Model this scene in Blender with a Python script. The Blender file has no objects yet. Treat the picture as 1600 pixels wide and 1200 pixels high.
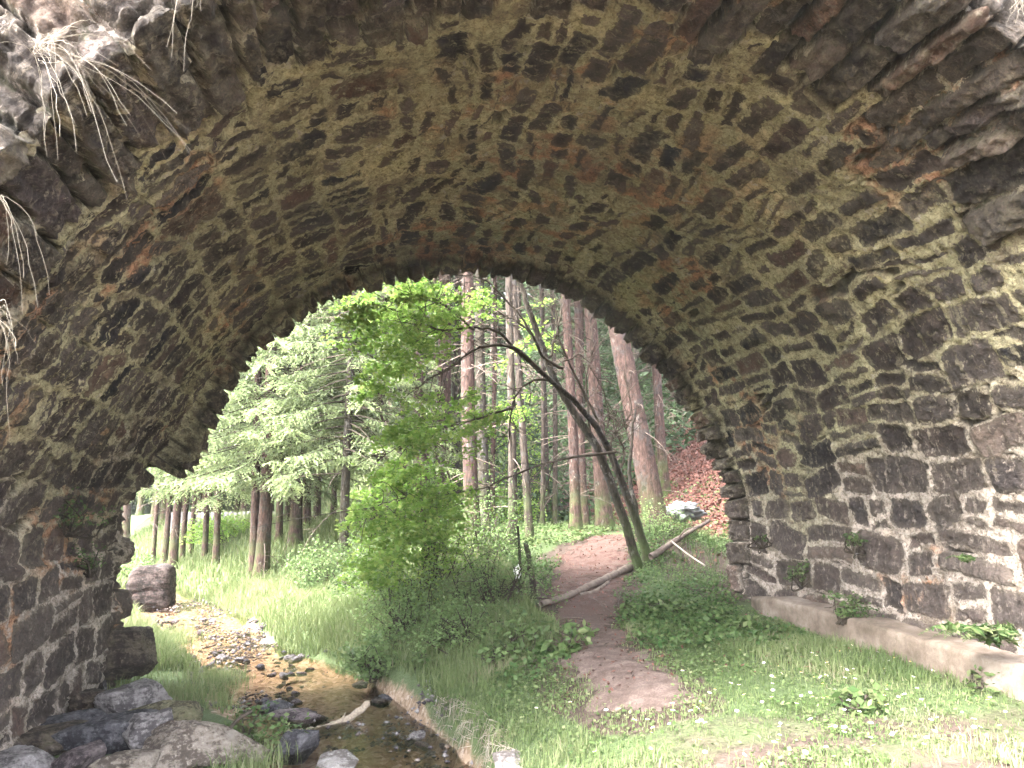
import bpy, math, random
import numpy as np
from math import radians, sin, cos, pi, atan, sqrt
from mathutils import Vector, Matrix

S = bpy.context.scene
COL = S.collection
rng = np.random.default_rng(7)
random.seed(7)

# ------------------------------------------------------------------ camera
FPX = 1200.0
PH = atan(185 / 1200.0)
TH = atan(.2125 * cos(PH))
ZC = 1.4
c_r = np.array([cos(TH), -sin(TH), 0.0])
c_f = np.array([sin(TH) * cos(PH), cos(TH) * cos(PH), sin(PH)])
c_u = np.cross(c_r, c_f)
cam = bpy.data.cameras.new('camera')
cam.sensor_width = 36.0
cam.lens = 36.0 * FPX / 1600.0
cam.clip_start = .05
cam.clip_end = 2000
camo = bpy.data.objects.new('camera', cam)
COL.objects.link(camo)
M = Matrix.Identity(4)
for k in range(3):
    M[k][0], M[k][1], M[k][2] = c_r[k], c_u[k], -c_f[k]
M[2][3] = ZC
camo.matrix_world = M
S.camera = camo

# ------------------------------------------------------------------ light
SUN_EL, SUN_AZ = radians(52), radians(-112)        # azimuth measured from +Y towards +X
w = bpy.data.worlds.new('World')
S.world = w
w.use_nodes = True
nt = w.node_tree
sky = nt.nodes.new('ShaderNodeTexSky')
sky.sky_type = 'NISHITA'
sky.sun_disc = False
sky.sun_elevation = SUN_EL
sky.sun_rotation = SUN_AZ
sky.air_density = 1.0
sky.dust_density = 6.0
sky.ozone_density = .6
hs = nt.nodes.new('ShaderNodeHueSaturation')
hs.inputs['Saturation'].default_value = .35
nt.links.new(sky.outputs[0], hs.inputs['Color'])
nt.links.new(hs.outputs[0], nt.nodes['Background'].inputs[0])
nt.nodes['Background'].inputs[1].default_value = .15
sl = bpy.data.lights.new('sun', 'SUN')
sl.energy = 1.0
sl.angle = radians(40)
sl.color = (1, .95, .87)
so = bpy.data.objects.new('sun', sl)
COL.objects.link(so)
sd = Vector((sin(SUN_AZ) * cos(SUN_EL), cos(SUN_AZ) * cos(SUN_EL), sin(SUN_EL)))
so.rotation_euler = sd.to_track_quat('Z', 'Y').to_euler()
so.location = (-10, -5, 30)
S.view_settings.view_transform = 'Standard'
S.view_settings.look = 'None'
S.view_settings.gamma = 1
S.view_settings.exposure = 4.6
S.cycles.use_denoising = True
S.cycles.max_bounces = 8
S.cycles.diffuse_bounces = 5
S.cycles.glossy_bounces = 2
S.cycles.transmission_bounces = 4
S.cycles.transparent_max_bounces = 8
S.cycles.caustics_reflective = False
S.cycles.caustics_refractive = False


# ------------------------------------------------------------------ pixel helpers (pixels of the 1600x1200 photograph)
def ray(px, py):
    return c_f + c_r * (px - 800) / FPX - c_u * (py - 600) / FPX


def atY(px, py, Y):
    d = ray(px, py)
    t = Y / d[1]
    return np.array([d[0] * t, Y, ZC + d[2] * t])


def atX(px, py, X):
    d = ray(px, py)
    t = X / d[0]
    return np.array([X, d[1] * t, ZC + d[2] * t])


def atZ(px, py, z):
    d = ray(px, py)
    t = (z - ZC) / d[2]
    return np.array([d[0] * t, d[1] * t, z])


# ------------------------------------------------------------------ noise
def _h(ix, iy, seed):
    with np.errstate(over='ignore'):
        n = (ix.astype(np.int64) * 374761393 + iy.astype(np.int64) * 668265263 + seed * 2147483647) & 0xffffffff
        n = ((n ^ (n >> 13)) * 1274126177) & 0xffffffff
        n = n ^ (n >> 16)
    return (n & 0xffff).astype(np.float64) / 65535.0


def vn(x, y, seed=0):
    x = np.asarray(x, float)
    y = np.asarray(y, float)
    ix = np.floor(x)
    iy = np.floor(y)
    fx = x - ix
    fy = y - iy
    fx = fx * fx * fx * (fx * (fx * 6 - 15) + 10)
    fy = fy * fy * fy * (fy * (fy * 6 - 15) + 10)
    a = _h(ix, iy, seed)
    b = _h(ix + 1, iy, seed)
    c = _h(ix, iy + 1, seed)
    d = _h(ix + 1, iy + 1, seed)
    return (a + (b - a) * fx) * (1 - fy) + (c + (d - c) * fx) * fy


def fbm(x, y, o=3, seed=0):
    s = 0
    a = .5
    t = 0
    for k in range(o):
        s = s + a * vn(x * 2 ** k + 17.3 * k, y * 2 ** k - 9.1 * k, seed + k)
        t += a
        a *= .5
    return s / t


def sstep(a, b, x):
    t = np.clip((np.asarray(x, float) - a) / (b - a), 0, 1)
    return t * t * (3 - 2 * t)


# ------------------------------------------------------------------ objects
def link(o, parent=None):
    COL.objects.link(o)
    if parent is not None:
        o.parent = parent
    return o


def tag(o, label=None, cat=None, group=None, kind=None):
    if label:
        o['label'] = label
    if cat:
        o['category'] = cat
    if group:
        o['group'] = group
    if kind:
        o['kind'] = kind
    return o


def empty(name, loc=(0, 0, 0), rz=0, **k):
    o = bpy.data.objects.new(name, None)
    o.empty_display_size = .1
    o.location = Vector([float(v) for v in loc])
    o.rotation_euler = (0, 0, rz)
    link(o)
    return tag(o, **k)


def mesh_obj(name, verts, faces, mat, parent=None, attrs=None, uv=None, smooth=True):
    """faces: list of (n,k) int arrays; attrs: name -> per-vertex floats"""
    me = bpy.data.meshes.new(name)
    verts = np.asarray(verts, np.float32)
    if not isinstance(faces, (list, tuple)):
        faces = [faces]
    faces = [np.asarray(f, np.int32) for f in faces if len(f)]
    loops = np.concatenate([f.ravel() for f in faces])
    counts = np.concatenate([np.full(len(f), f.shape[1], np.int32) for f in faces])
    starts = np.concatenate([[0], np.cumsum(counts)[:-1]]).astype(np.int32)
    me.vertices.add(len(verts))
    me.vertices.foreach_set('co', verts.ravel())
    me.loops.add(len(loops))
    me.loops.foreach_set('vertex_index', loops.astype(np.int32))
    me.polygons.add(len(counts))
    me.polygons.foreach_set('loop_start', starts)
    me.polygons.foreach_set('loop_total', counts)
    if smooth:
        me.polygons.foreach_set('use_smooth', np.ones(len(counts), bool))
    me.update(calc_edges=True)
    for k, v in (attrs or {}).items():
        a = me.attributes.new(k, 'FLOAT', 'POINT')
        a.data.foreach_set('value', np.asarray(v, np.float32))
    if uv is not None:
        l = me.uv_layers.new(name='UVMap')
        l.data.foreach_set('uv', np.asarray(uv, np.float32)[loops].ravel())
    me.materials.append(mat)
    o = bpy.data.objects.new(name, me)
    return link(o, parent)


class MB:
    """collects triangles and quads"""
    def __init__(s):
        s.v = []
        s.f = {3: [], 4: []}
        s.t = []
        s.n = 0

    def add(s, v, f, tint=None):
        v = np.asarray(v, float).reshape(-1, 3)
        f = np.asarray(f, int)
        s.v.append(v)
        s.f[f.shape[1]].append(f + s.n)
        s.t.append(np.zeros(len(v)) if tint is None else np.broadcast_to(np.asarray(tint, float), (len(v),)))
        s.n += len(v)

    def tube(s, pts, rad, sides=5, tint=0., cap=True):
        pts = np.asarray(pts, float)
        n = len(pts)
        rad = np.broadcast_to(np.asarray(rad, float), (n,))
        tn = np.gradient(pts, axis=0)
        tn /= np.linalg.norm(tn, axis=1)[:, None] + 1e-9
        ref = np.array([0.31, .17, .93]) if abs(tn[:, 2]).mean() < .8 else np.array([1., .1, .05])
        a = np.cross(tn, ref)
        a /= np.linalg.norm(a, axis=1)[:, None] + 1e-9
        b = np.cross(tn, a)
        ang = np.arange(sides) * 2 * pi / sides
        ring = pts[:, None, :] + rad[:, None, None] * (a[:, None, :] * np.cos(ang)[None, :, None] + b[:, None, :] * np.sin(ang)[None, :, None])
        i = np.arange(n - 1)[:, None] * sides
        j = np.arange(sides)[None, :]
        j2 = (j + 1) % sides
        f = np.stack([i + j, i + j2, i + sides + j2, i + sides + j], -1).reshape(-1, 4)
        s.add(ring.reshape(-1, 3), f, tint)
        if cap and sides >= 4:
            base = s.n - n * sides
            for k0 in (0, (n - 1) * sides):
                for k in range(1, sides - 1):
                    s.f[3].append(np.array([[base + k0, base + k0 + k, base + k0 + k + 1]]))

    def leaves(s, c, size, up=.6, aspect=.6, tint=None, dirs=None, fold=.0, r=None):
        """diamond quads at c (n,3)"""
        r = r or rng
        c = np.asarray(c, float)
        n = len(c)
        if n == 0:
            return
        size = np.broadcast_to(np.asarray(size, float), (n,))[:, None]
        d = r.normal(size=(n, 3)) if dirs is None else np.asarray(dirs, float) + r.normal(size=(n, 3)) * .35
        if dirs is None:
            d[:, 2] *= .5
        d /= np.linalg.norm(d, axis=1)[:, None] + 1e-9
        nr = r.normal(size=(n, 3)) * (1 - up) + np.array([0, 0, 1.]) * up
        sd_ = np.cross(d, nr)
        sd_ /= np.linalg.norm(sd_, axis=1)[:, None] + 1e-9
        v = np.stack([c - d * size * .5, c + sd_ * size * aspect * .5, c + d * size * .5, c - sd_ * size * aspect * .5], 1)
        f = np.arange(n * 4).reshape(-1, 4)
        s.add(v.reshape(-1, 3), f, np.repeat(r.random(n) if tint is None else np.broadcast_to(tint, (n,)), 4))

    def blades(s, p, h, wd, lean=.5, tint=None, r=None):
        """two-segment grass blades at p (n,3)"""
        r = r or rng
        n = len(p)
        if n == 0:
            return
        h = np.broadcast_to(np.asarray(h, float), (n,))[:, None]
        wd = np.broadcast_to(np.asarray(wd, float), (n,))[:, None]
        az = r.random(n) * 2 * pi
        d = np.stack([np.cos(az), np.sin(az), np.zeros(n)], 1)
        sdv = np.stack([-np.sin(az), np.cos(az), np.zeros(n)], 1)
        az2 = r.random(n) * 2 * pi
        sdv = np.stack([np.cos(az2), np.sin(az2), np.zeros(n)], 1)
        le = (r.random(n) * lean)[:, None]
        up = np.array([0, 0, 1.])
        m = p + up * h * .55 + d * h * le * .3
        t = p + up * h * (1 - .3 * le) + d * h * le
        v = np.stack([p - sdv * wd / 2, p + sdv * wd / 2, m + sdv * wd * .4, m - sdv * wd * .4, t], 1).reshape(-1, 3)
        b = np.arange(n)[:, None] * 5
        s.add(v, b + np.array([[0, 1, 2, 3]]), np.repeat(r.random(n) if tint is None else np.broadcast_to(tint, (n,)), 5))
        s.f[3].append(b + np.array([[3, 2, 4]]) + s.n - n * 5)

    def build(s, name, mat, parent=None, smooth=True):
        v = np.concatenate(s.v)
        f = [np.concatenate(s.f[k]) for k in (3, 4) if s.f[k]]
        return mesh_obj(name, v, f, mat, parent, {'tint': np.concatenate(s.t)}, smooth=smooth)


# ------------------------------------------------------------------ materials
class NT:
    def __init__(s, name):
        s.m = bpy.data.materials.new(name)
        s.m.use_nodes = True
        s.t = s.m.node_tree
        s.b = s.t.nodes['Principled BSDF']
        s.out = s.t.nodes['Material Output']
        s.b.inputs['Specular IOR Level'].default_value = .25

    def n(s, typ, **kw):
        nd = s.t.nodes.new(typ)
        for k, v in kw.items():
            setattr(nd, k, v)
        return nd

    def l(s, a, b):
        s.t.links.new(a, b)

    def put(s, sock, v):
        if hasattr(v, 'links') or isinstance(v, bpy.types.NodeSocket):
            s.l(v, sock)
        elif isinstance(v, (tuple, list)):
            sock.default_value = (*v, 1) if len(v) == 3 and sock.type == 'RGBA' else v
        else:
            sock.default_value = v

    def attr(s, name):
        return s.n('ShaderNodeAttribute', attribute_name=name).outputs['Fac']

    def math(s, op, a, b=None, c=None, clamp=False):
        nd = s.n('ShaderNodeMath', operation=op, use_clamp=clamp)
        for k, v in enumerate((a, b, c)):
            if v is not None:
                s.put(nd.inputs[k], v)
        return nd.outputs[0]

    def noise(s, scale, vec=None, detail=4, rough=.6, sc3=None, dist=0):
        nd = s.n('ShaderNodeTexNoise')
        nd.inputs['Scale'].default_value = scale
        nd.inputs['Detail'].default_value = detail
        nd.inputs['Roughness'].default_value = rough
        nd.inputs['Distortion'].default_value = dist
        if vec is None:
            vec = s.n('ShaderNodeTexCoord').outputs['Object']
        if sc3:
            mp = s.n('ShaderNodeMapping')
            mp.inputs['Scale'].default_value = sc3
            s.l(vec, mp.inputs[0])
            vec = mp.outputs[0]
        s.l(vec, nd.inputs['Vector'])
        return nd.outputs['Fac']

    def ramp(s, fac, stops, interp='LINEAR'):
        nd = s.n('ShaderNodeValToRGB')
        cr = nd.color_ramp
        cr.interpolation = interp
        while len(cr.elements) < len(stops):
            cr.elements.new(.5)
        for e, (p, c) in zip(cr.elements, stops):
            e.position = p
            e.color = (*c, 1) if len(c) == 3 else c
        s.put(nd.inputs[0], fac)
        return nd.outputs[0]

    def step(s, a, b, x):
        nd = s.n('ShaderNodeMapRange', interpolation_type='SMOOTHSTEP')
        nd.inputs[1].default_value = a
        nd.inputs[2].default_value = b
        s.put(nd.inputs[0], x)
        return nd.outputs[0]

    def mix(s, fac, a, b, mode='MIX'):
        nd = s.n('ShaderNodeMix', data_type='RGBA', blend_type=mode)
        s.put(nd.inputs[0], fac)
        s.put(nd.inputs[6], a)
        s.put(nd.inputs[7], b)
        return nd.outputs[2]

    def bump(s, h, strength=.5, dist=.02, norm=None):
        nd = s.n('ShaderNodeBump')
        nd.inputs['Strength'].default_value = strength
        nd.inputs['Distance'].default_value = dist
        s.put(nd.inputs['Height'], h)
        if norm is not None:
            s.l(norm, nd.inputs['Normal'])
        s.l(nd.outputs[0], s.b.inputs['Normal'])
        return nd.outputs[0]

    def fin(s, col, rough=.9):
        s.put(s.b.inputs['Base Color'], col)
        s.put(s.b.inputs['Roughness'], rough)
        return s.m


def mat_leaf(name, stops, trans=.35, objvar=True, rough=.6):
    m = NT(name)
    t = m.attr('tint')
    col = m.ramp(t, stops)
    if objvar:
        oi = m.n('ShaderNodeObjectInfo').outputs['Random']
        nd = m.n('ShaderNodeHueSaturation')
        m.l(col, nd.inputs['Color'])
        m.l(m.math('MULTIPLY_ADD', oi, .5, .75), nd.inputs['Value'])
        col = nd.outputs[0]
    m.fin(col, rough)
    tr = m.n('ShaderNodeBsdfTranslucent')
    m.l(col, tr.inputs[0])
    mx = m.n('ShaderNodeMixShader')
    mx.inputs[0].default_value = trans
    m.l(m.b.outputs[0], mx.inputs[1])
    m.l(tr.outputs[0], mx.inputs[2])
    m.l(mx.outputs[0], m.out.inputs[0])
    return m.m


def mat_plain(name, stops, scale=8, sc3=None, rough=.9, bumpd=.01, bs=.5, detail=6):
    m = NT(name)
    n = m.noise(scale, detail=detail, sc3=sc3, rough=.65)
    m.bump(n, bs, bumpd)
    return m.fin(m.ramp(n, stops), rough)


def mat_masonry():
    m = NT('rubble_masonry')
    uv = m.n('ShaderNodeUVMap').outputs[0]
    ob = m.n('ShaderNodeTexCoord').outputs['Object']
    d = m.attr('edge')
    sid = m.attr('sid')
    sid2 = m.attr('sid2')
    khaki = m.attr('khaki')
    rust = m.attr('rust')
    moss = m.attr('moss')
    hole = m.attr('hole')

    def con(x, k):
        return m.math('MULTIPLY_ADD', m.math('SUBTRACT', x, .5), k, .5, clamp=True)
    n1 = con(m.noise(15, ob, 8, .66), 2.4)
    n2 = con(m.noise(60, ob, 6, .7), 2.4)
    nb = con(m.noise(4.0, ob, 7, .66), 2.2)
    nl = con(m.noise(1.0, ob, 5, .6), 2.0)
    streak = con(m.noise(1, uv, 7, .68, sc3=(1.6, 17, 1), dist=.5), 2.2)
    streak2 = con(m.noise(1, uv, 6, .65, sc3=(6, 48, 1), dist=.6), 2.2)
    lam = m.noise(1, uv, 6, .72, sc3=(12, 70, 1), dist=1.4)
    lam2 = m.noise(1, uv, 6, .72, sc3=(70, 13, 1), dist=1.4)
    grain = con(m.mix(m.step(.4, .6, sid2), lam, lam2), 2.6)
    warp = m.n('ShaderNodeVectorMath', operation='MULTIPLY_ADD')
    wn_ = m.n('ShaderNodeTexNoise')
    wn_.inputs['Scale'].default_value = 14
    m.l(ob, wn_.inputs['Vector'])
    m.l(wn_.outputs['Color'], warp.inputs[0])
    warp.inputs[1].default_value = (.06, .06, .06)
    m.l(ob, warp.inputs[2])

    def chips(scale):
        vo = m.n('ShaderNodeTexVoronoi')
        vo.inputs['Scale'].default_value = scale
        m.l(warp.outputs[0], vo.inputs['Vector'])
        sp = m.n('ShaderNodeSeparateColor')
        m.l(vo.outputs['Color'], sp.inputs[0])
        return sp.outputs[0], vo.outputs['Distance']
    ch, cd = chips(11)
    ch2, cd2 = chips(30)
    dd = m.math('MULTIPLY_ADD', m.math('SUBTRACT', n1, .5), .036, d)
    dd = m.math('MULTIPLY_ADD', m.math('SUBTRACT', ch, .5), .022, dd)
    dd = m.math('MULTIPLY_ADD', m.math('SUBTRACT', streak2, .5), .022, dd)
    dd = m.math('MULTIPLY_ADD', m.math('SUBTRACT', n2, .5), .008, dd)
    mask = m.step(-.002, .005, dd)
    soft = m.step(-.01, .06, dd)
    rim = m.math('SUBTRACT', 1, m.step(.0, .010, m.math('ABSOLUTE', m.math('ADD', dd, .003))))
    sm = m.step(.56, .70, m.math('ADD', m.math('MULTIPLY', streak, .65), m.math('MULTIPLY', n1, .35)))
    sm = m.math('MULTIPLY', sm, m.attr('smear'))
    mask = m.math('MULTIPLY', mask, m.math('SUBTRACT', 1, sm), clamp=True)
    stone = m.ramp(sid, [(0, (.011, .011, .015)), (.16, (.022, .019, .021)), (.32, (.052, .038, .032)),
                         (.48, (.080, .066, .060)), (.62, (.032, .025, .023)), (.74, (.100, .084, .073)), (.85, (.066, .050, .051)), (.93, (.125, .070, .050)), (1, (.15, .13, .115))])
    var = m.math('MULTIPLY_ADD', grain, 1.0, .45)
    var = m.math('MULTIPLY', var, m.math('MULTIPLY_ADD', nb, 1.1, .45))
    var = m.math('MULTIPLY', var, m.math('MULTIPLY_ADD', n2, .9, .55))
    var = m.math('MULTIPLY', var, m.math('MULTIPLY_ADD', ch, .8, .6))
    stone = m.mix(1, stone, m.ramp(m.math('MULTIPLY', var, .4), [(0, (.2, .2, .2)), (.4, (1, 1, 1)), (1, (2.6, 2.5, 2.4))]), 'MULTIPLY')
    stone = m.mix(m.math('MULTIPLY', m.step(.62, .80, m.math('MULTIPLY_ADD', n1, .6, m.math('MULTIPLY', streak2, .4))), .7), stone, (.25, .205, .16))
    stone = m.mix(m.math('MULTIPLY', m.attr('wall'), m.math('MULTIPLY_ADD', n1, .55, .12), clamp=True), stone, m.mix(sid2, (.10, .08, .074), (.22, .175, .155)))
    stone = m.mix(m.math('MULTIPLY', m.math('SUBTRACT', 1, soft), .35), stone, (.17, .14, .105))
    stone = m.mix(m.math('MULTIPLY', m.attr('faint'), m.step(.30, .75, m.math('MULTIPLY_ADD', nb, .5, m.math('MULTIPLY', n1, .5))), clamp=True), stone, m.mix(n1, (.07, .058, .042), (.27, .235, .165)))
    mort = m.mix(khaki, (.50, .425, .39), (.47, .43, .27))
    mort = m.mix(m.math('MULTIPLY', rust, m.step(.35, .65, nb)), mort, (.40, .225, .14))
    mv = m.math('ADD', m.math('MULTIPLY', n1, .42), m.math('ADD', m.math('MULTIPLY', n2, .33), m.math('MULTIPLY', ch2, .25)))
    mort = m.mix(1, mort, m.ramp(mv, [(.18, (.22, .20, .18)), (.40, (.72, .70, .68)), (.58, (1.08, 1.08, 1.08)), (.85, (1.5, 1.48, 1.45))]), 'MULTIPLY')
    mort = m.mix(m.math('MULTIPLY', m.step(.52, .75, con(m.noise(2.6, ob, 8, .72), 2.2)), .7), mort, m.mix(n2, (.10, .078, .058), (.24, .19, .14)))
    mort = m.mix(m.math('MULTIPLY', m.step(.62, .8, streak), .5), mort, (.14, .115, .08))
    mort = m.mix(m.math('MULTIPLY', m.step(.70, .82, con(m.noise(7, ob, 6, .72), 2.2)), .55), mort, (.56, .50, .43))
    col = m.mix(mask, mort, stone)
    col = m.mix(m.math('MULTIPLY', rim, m.math('MULTIPLY', m.step(.45, .7, nb), .8)), col, (.018, .015, .012))
    gr = m.math('MULTIPLY_ADD', nl, .9, .55)
    col = m.mix(1, col, m.ramp(m.math('MULTIPLY', gr, .5), [(0, (.1, .1, .1)), (.5, (1, 1, 1)), (1, (1.9, 1.88, 1.85))]), 'MULTIPLY')
    col = m.mix(m.math('MULTIPLY', m.step(.5, .75, con(m.noise(8, ob, 6, .7), 2)), moss, clamp=True), col, m.mix(n2, (.02, .034, .010), (.065, .10, .028)))
    col = m.mix(hole, col, (.012, .011, .009))
    h = m.math('ADD', m.math('MULTIPLY', n1, .5), m.math('MULTIPLY', n2, .35))
    h = m.math('ADD', h, m.math('ADD', m.math('MULTIPLY', ch, .5), m.math('MULTIPLY', ch2, .2)))
    h = m.math('ADD', h, m.math('MULTIPLY', grain, m.math('MULTIPLY_ADD', mask, .25, .15)))
    h = m.math('ADD', h, m.math('MULTIPLY', mask, m.math('SUBTRACT', m.math('MULTIPLY', sid2, 1.2), .9)))
    h = m.math('SUBTRACT', h, m.math('MULTIPLY', rim, .5))
    m.bump(h, 1.0, .035)
    return m.fin(col, .93)


def mat_ground():
    m = NT('ground_soil')
    ob = m.n('ShaderNodeTexCoord').outputs['Object']
    n = m.noise(9, ob, 7, .7)
    nf = m.noise(70, ob, 4, .7)
    big = m.noise(1.3, ob, 5, .6)
    vor = m.n('ShaderNodeTexVoronoi')
    vor.inputs['Scale'].default_value = 34
    m.l(ob, vor.inputs['Vector'])
    soil = m.ramp(n, [(.2, (.018, .012, .009)), (.5, (.05, .035, .028)), (.8, (.10, .078, .064))])
    green = m.ramp(nf, [(.25, (.03, .045, .016)), (.6, (.07, .10, .04)), (.85, (.13, .14, .07))])
    litter = m.ramp(m.math('ADD', m.math('MULTIPLY', vor.outputs['Color'], .55), m.math('MULTIPLY', n, .45)),
                    [(.2, (.03, .015, .011)), (.42, (.07, .03, .023)), (.6, (.13, .055, .042)), (.85, (.20, .105, .08))])
    v2 = m.n('ShaderNodeTexVoronoi')
    v2.inputs['Scale'].default_value = 22
    m.l(ob, v2.inputs['Vector'])
    gravel = m.ramp(m.math('ADD', m.math('MULTIPLY', v2.outputs['Color'], .6), m.math('MULTIPLY', n, .4)),
                    [(.2, (.09, .062, .042)), (.42, (.20, .14, .092)), (.62, (.27, .20, .145)), (.85, (.36, .30, .26))])
    g = m.math('ADD', m.attr('green'), m.math('MULTIPLY', m.math('SUBTRACT', big, .5), .9))
    col = m.mix(m.step(.35, .65, g), soil, green)
    li = m.math('ADD', m.attr('litter'), m.math('MULTIPLY', m.math('SUBTRACT', n, .5), .8))
    col = m.mix(m.step(.35, .65, li), col, litter)
    gr = m.math('ADD', m.attr('bed'), m.math('MULTIPLY', m.math('SUBTRACT', n, .5), .5))
    col = m.mix(m.step(.4, .6, gr), col, gravel)
    m.bump(m.math('ADD', m.math('MULTIPLY', n, .6), m.math('MULTIPLY', vor.outputs['Distance'], .5)), .7, .03)
    return m.fin(col, .95)


def mat_path():
    m = NT('trodden_earth')
    ob = m.n('ShaderNodeTexCoord').outputs['Object']
    n = m.noise(7, ob, 7, .7)
    nf = m.noise(60, ob, 5, .75)
    col = m.ramp(m.math('ADD', m.math('MULTIPLY', n, .6), m.math('MULTIPLY', nf, .4)),
                 [(.3, (.032, .021, .017)), (.5, (.115, .082, .070)), (.68, (.23, .18, .158))])
    col = m.mix(m.math('MULTIPLY', m.attr('litter'), m.step(.35, .6, n)), col, (.06, .030, .024))
    m.bump(nf, .8, .02)
    return m.fin(col, .95)


def mat_water():
    m = NT('clear_brown_water')
    n = m.noise(7, None, 3, .5, sc3=(1, .6, 1))
    bp = m.n('ShaderNodeBump')
    bp.inputs['Strength'].default_value = .22
    bp.inputs['Distance'].default_value = .03
    m.l(n, bp.inputs['Height'])
    gl = m.n('ShaderNodeBsdfGlossy')
    gl.inputs['Roughness'].default_value = .06
    m.l(bp.outputs[0], gl.inputs['Normal'])
    tr = m.n('ShaderNodeBsdfTransparent')
    tr.inputs[0].default_value = (.94, .88, .79, 1)
    fr = m.n('ShaderNodeFresnel')
    fr.inputs[0].default_value = 1.33
    m.l(bp.outputs[0], fr.inputs['Normal'])
    mx = m.n('ShaderNodeMixShader')
    m.l(fr.outputs[0], mx.inputs[0])
    m.l(tr.outputs[0], mx.inputs[1])
    m.l(gl.outputs[0], mx.inputs[2])
    m.l(mx.outputs[0], m.out.inputs[0])
    return m.m


def mat_bark(name, base, dark, moss=0.):
    m = NT(name)
    n = m.noise(1, None, 8, .72, sc3=(26, 26, 6))
    n2 = m.noise(3, None, 5, .65)
    n3 = m.noise(9, None, 5, .65, sc3=(1, 1, .6))
    col = m.ramp(n, [(.36, dark), (.5, base), (.64, tuple(min(1, c * 1.9) for c in base))])
    col = m.mix(m.math('MULTIPLY', m.step(.52, .64, n2), .6), col, tuple(c * .8 + .03 for c in (base[1], base[1], base[1])))
    col = m.mix(m.math('MULTIPLY', m.step(.60, .66, n3), .6), col, (.14, .13, .12))
    col = m.mix(m.math('MULTIPLY', m.step(.62, .68, m.noise(6, None, 3, .6)), .8), col, dark)
    if moss:
        geo = m.n('ShaderNodeTexCoord').outputs['Object']
        sp = m.n('ShaderNodeSeparateXYZ')
        m.l(geo, sp.inputs[0])
        lo = m.math('SUBTRACT', 1, m.step(.15, 1.3, sp.outputs[2]))
        col = m.mix(m.math('MULTIPLY', m.math('MULTIPLY', lo, m.step(.35, .6, n2)), moss), col, (.05, .08, .02))
    m.bump(n, .9, .03)
    return m.fin(col, .95)


MAS = mat_masonry()
GROUND = mat_ground()
PATH = mat_path()
WATER = mat_water()
BARK = mat_bark('spruce_bark', (.052, .032, .027), (.018, .011, .010), .8)
BARKG = mat_bark('grey_bark', (.046, .036, .030), (.015, .012, .010), .8)
BARKD = mat_bark('mossy_dark_bark', (.030, .025, .019), (.010, .008, .006), .7)
TWIG = mat_plain('dead_twig', [(.3, (.05, .036, .03)), (.7, (.16, .125, .105))], 9)
TWIGD = mat_plain('dark_twig', [(.3, (.02, .016, .012)), (.7, (.06, .048, .036))], 9)
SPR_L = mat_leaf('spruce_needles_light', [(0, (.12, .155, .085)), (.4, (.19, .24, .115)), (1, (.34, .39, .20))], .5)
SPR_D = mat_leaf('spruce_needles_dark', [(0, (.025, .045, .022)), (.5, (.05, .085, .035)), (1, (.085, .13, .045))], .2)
LEAF = mat_leaf('spring_leaf', [(0, (.09, .18, .03)), (.5, (.19, .32, .06)), (1, (.36, .44, .13))], .55)
LEAFB = mat_leaf('shrub_leaf', [(0, (.06, .10, .04)), (.5, (.125, .19, .07)), (.85, (.18, .26, .10)), (1, (.26, .33, .16))], .45)
GRASS = mat_leaf('grass_blade', [(0, (.065, .10, .035)), (.5, (.135, .175, .07)), (.8, (.19, .215, .105)), (1, (.25, .225, .15))], .38, False)
COVER = mat_leaf('cover_leaf', [(0, (.035, .08, .022)), (.6, (.10, .145, .052)), (1, (.19, .215, .105))], .36, False)
LITTER = mat_leaf('fallen_leaf', [(0, (.04, .017, .013)), (.5, (.10, .042, .032)), (1, (.19, .09, .07))], .1, False)
DRY = mat_leaf('dry_grass', [(0, (.17, .14, .10)), (1, (.40, .36, .30))], .2, False)
PETAL = NT('daisy_white').fin((.7, .7, .68), .6)
CONC = None

# ------------------------------------------------------------------ terrain
SY = np.array([-30, 0, 4.7, 5.4, 6.45, 7.2, 8.7, 9.9, 11, 11.8, 14.9, 18.6, 25, 40, 200.])
SL = np.array([.5, .3, .1, .05, -.05, -.4, -.85, -1.25, -1.75, -2.1, -3.3, -4.4, -7.2, -16, -60])
SR = np.array([1.2, 1.1, .95, .95, 1.0, .85, .55, .18, -.35, -.95, -1.75, -3.3, -6.0, -14, -55])
WZ = -.70
PTH = np.array([(2.25, 5.7, .34), (2.25, 6.4, .44), (2.38, 7.6, .44), (2.75, 8.9, .38), (3.25, 10.4, .50), (3.95, 12.2, .62), (4.7, 13.6, .55), (5.3, 14.5, .45)])


def path_dist(x, y):
    x = np.asarray(x, float)
    y = np.asarray(y, float)
    best = np.full(x.shape, 9.)
    for a, b in zip(PTH[:-1], PTH[1:]):
        d = b[:2] - a[:2]
        t = np.clip(((x - a[0]) * d[0] + (y - a[1]) * d[1]) / (d @ d), 0, 1)
        e = np.hypot(x - a[0] - t * d[0], y - a[1] - t * d[1]) / (a[2] + (b[2] - a[2]) * t)
        best = np.minimum(best, e)
    return best


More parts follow.
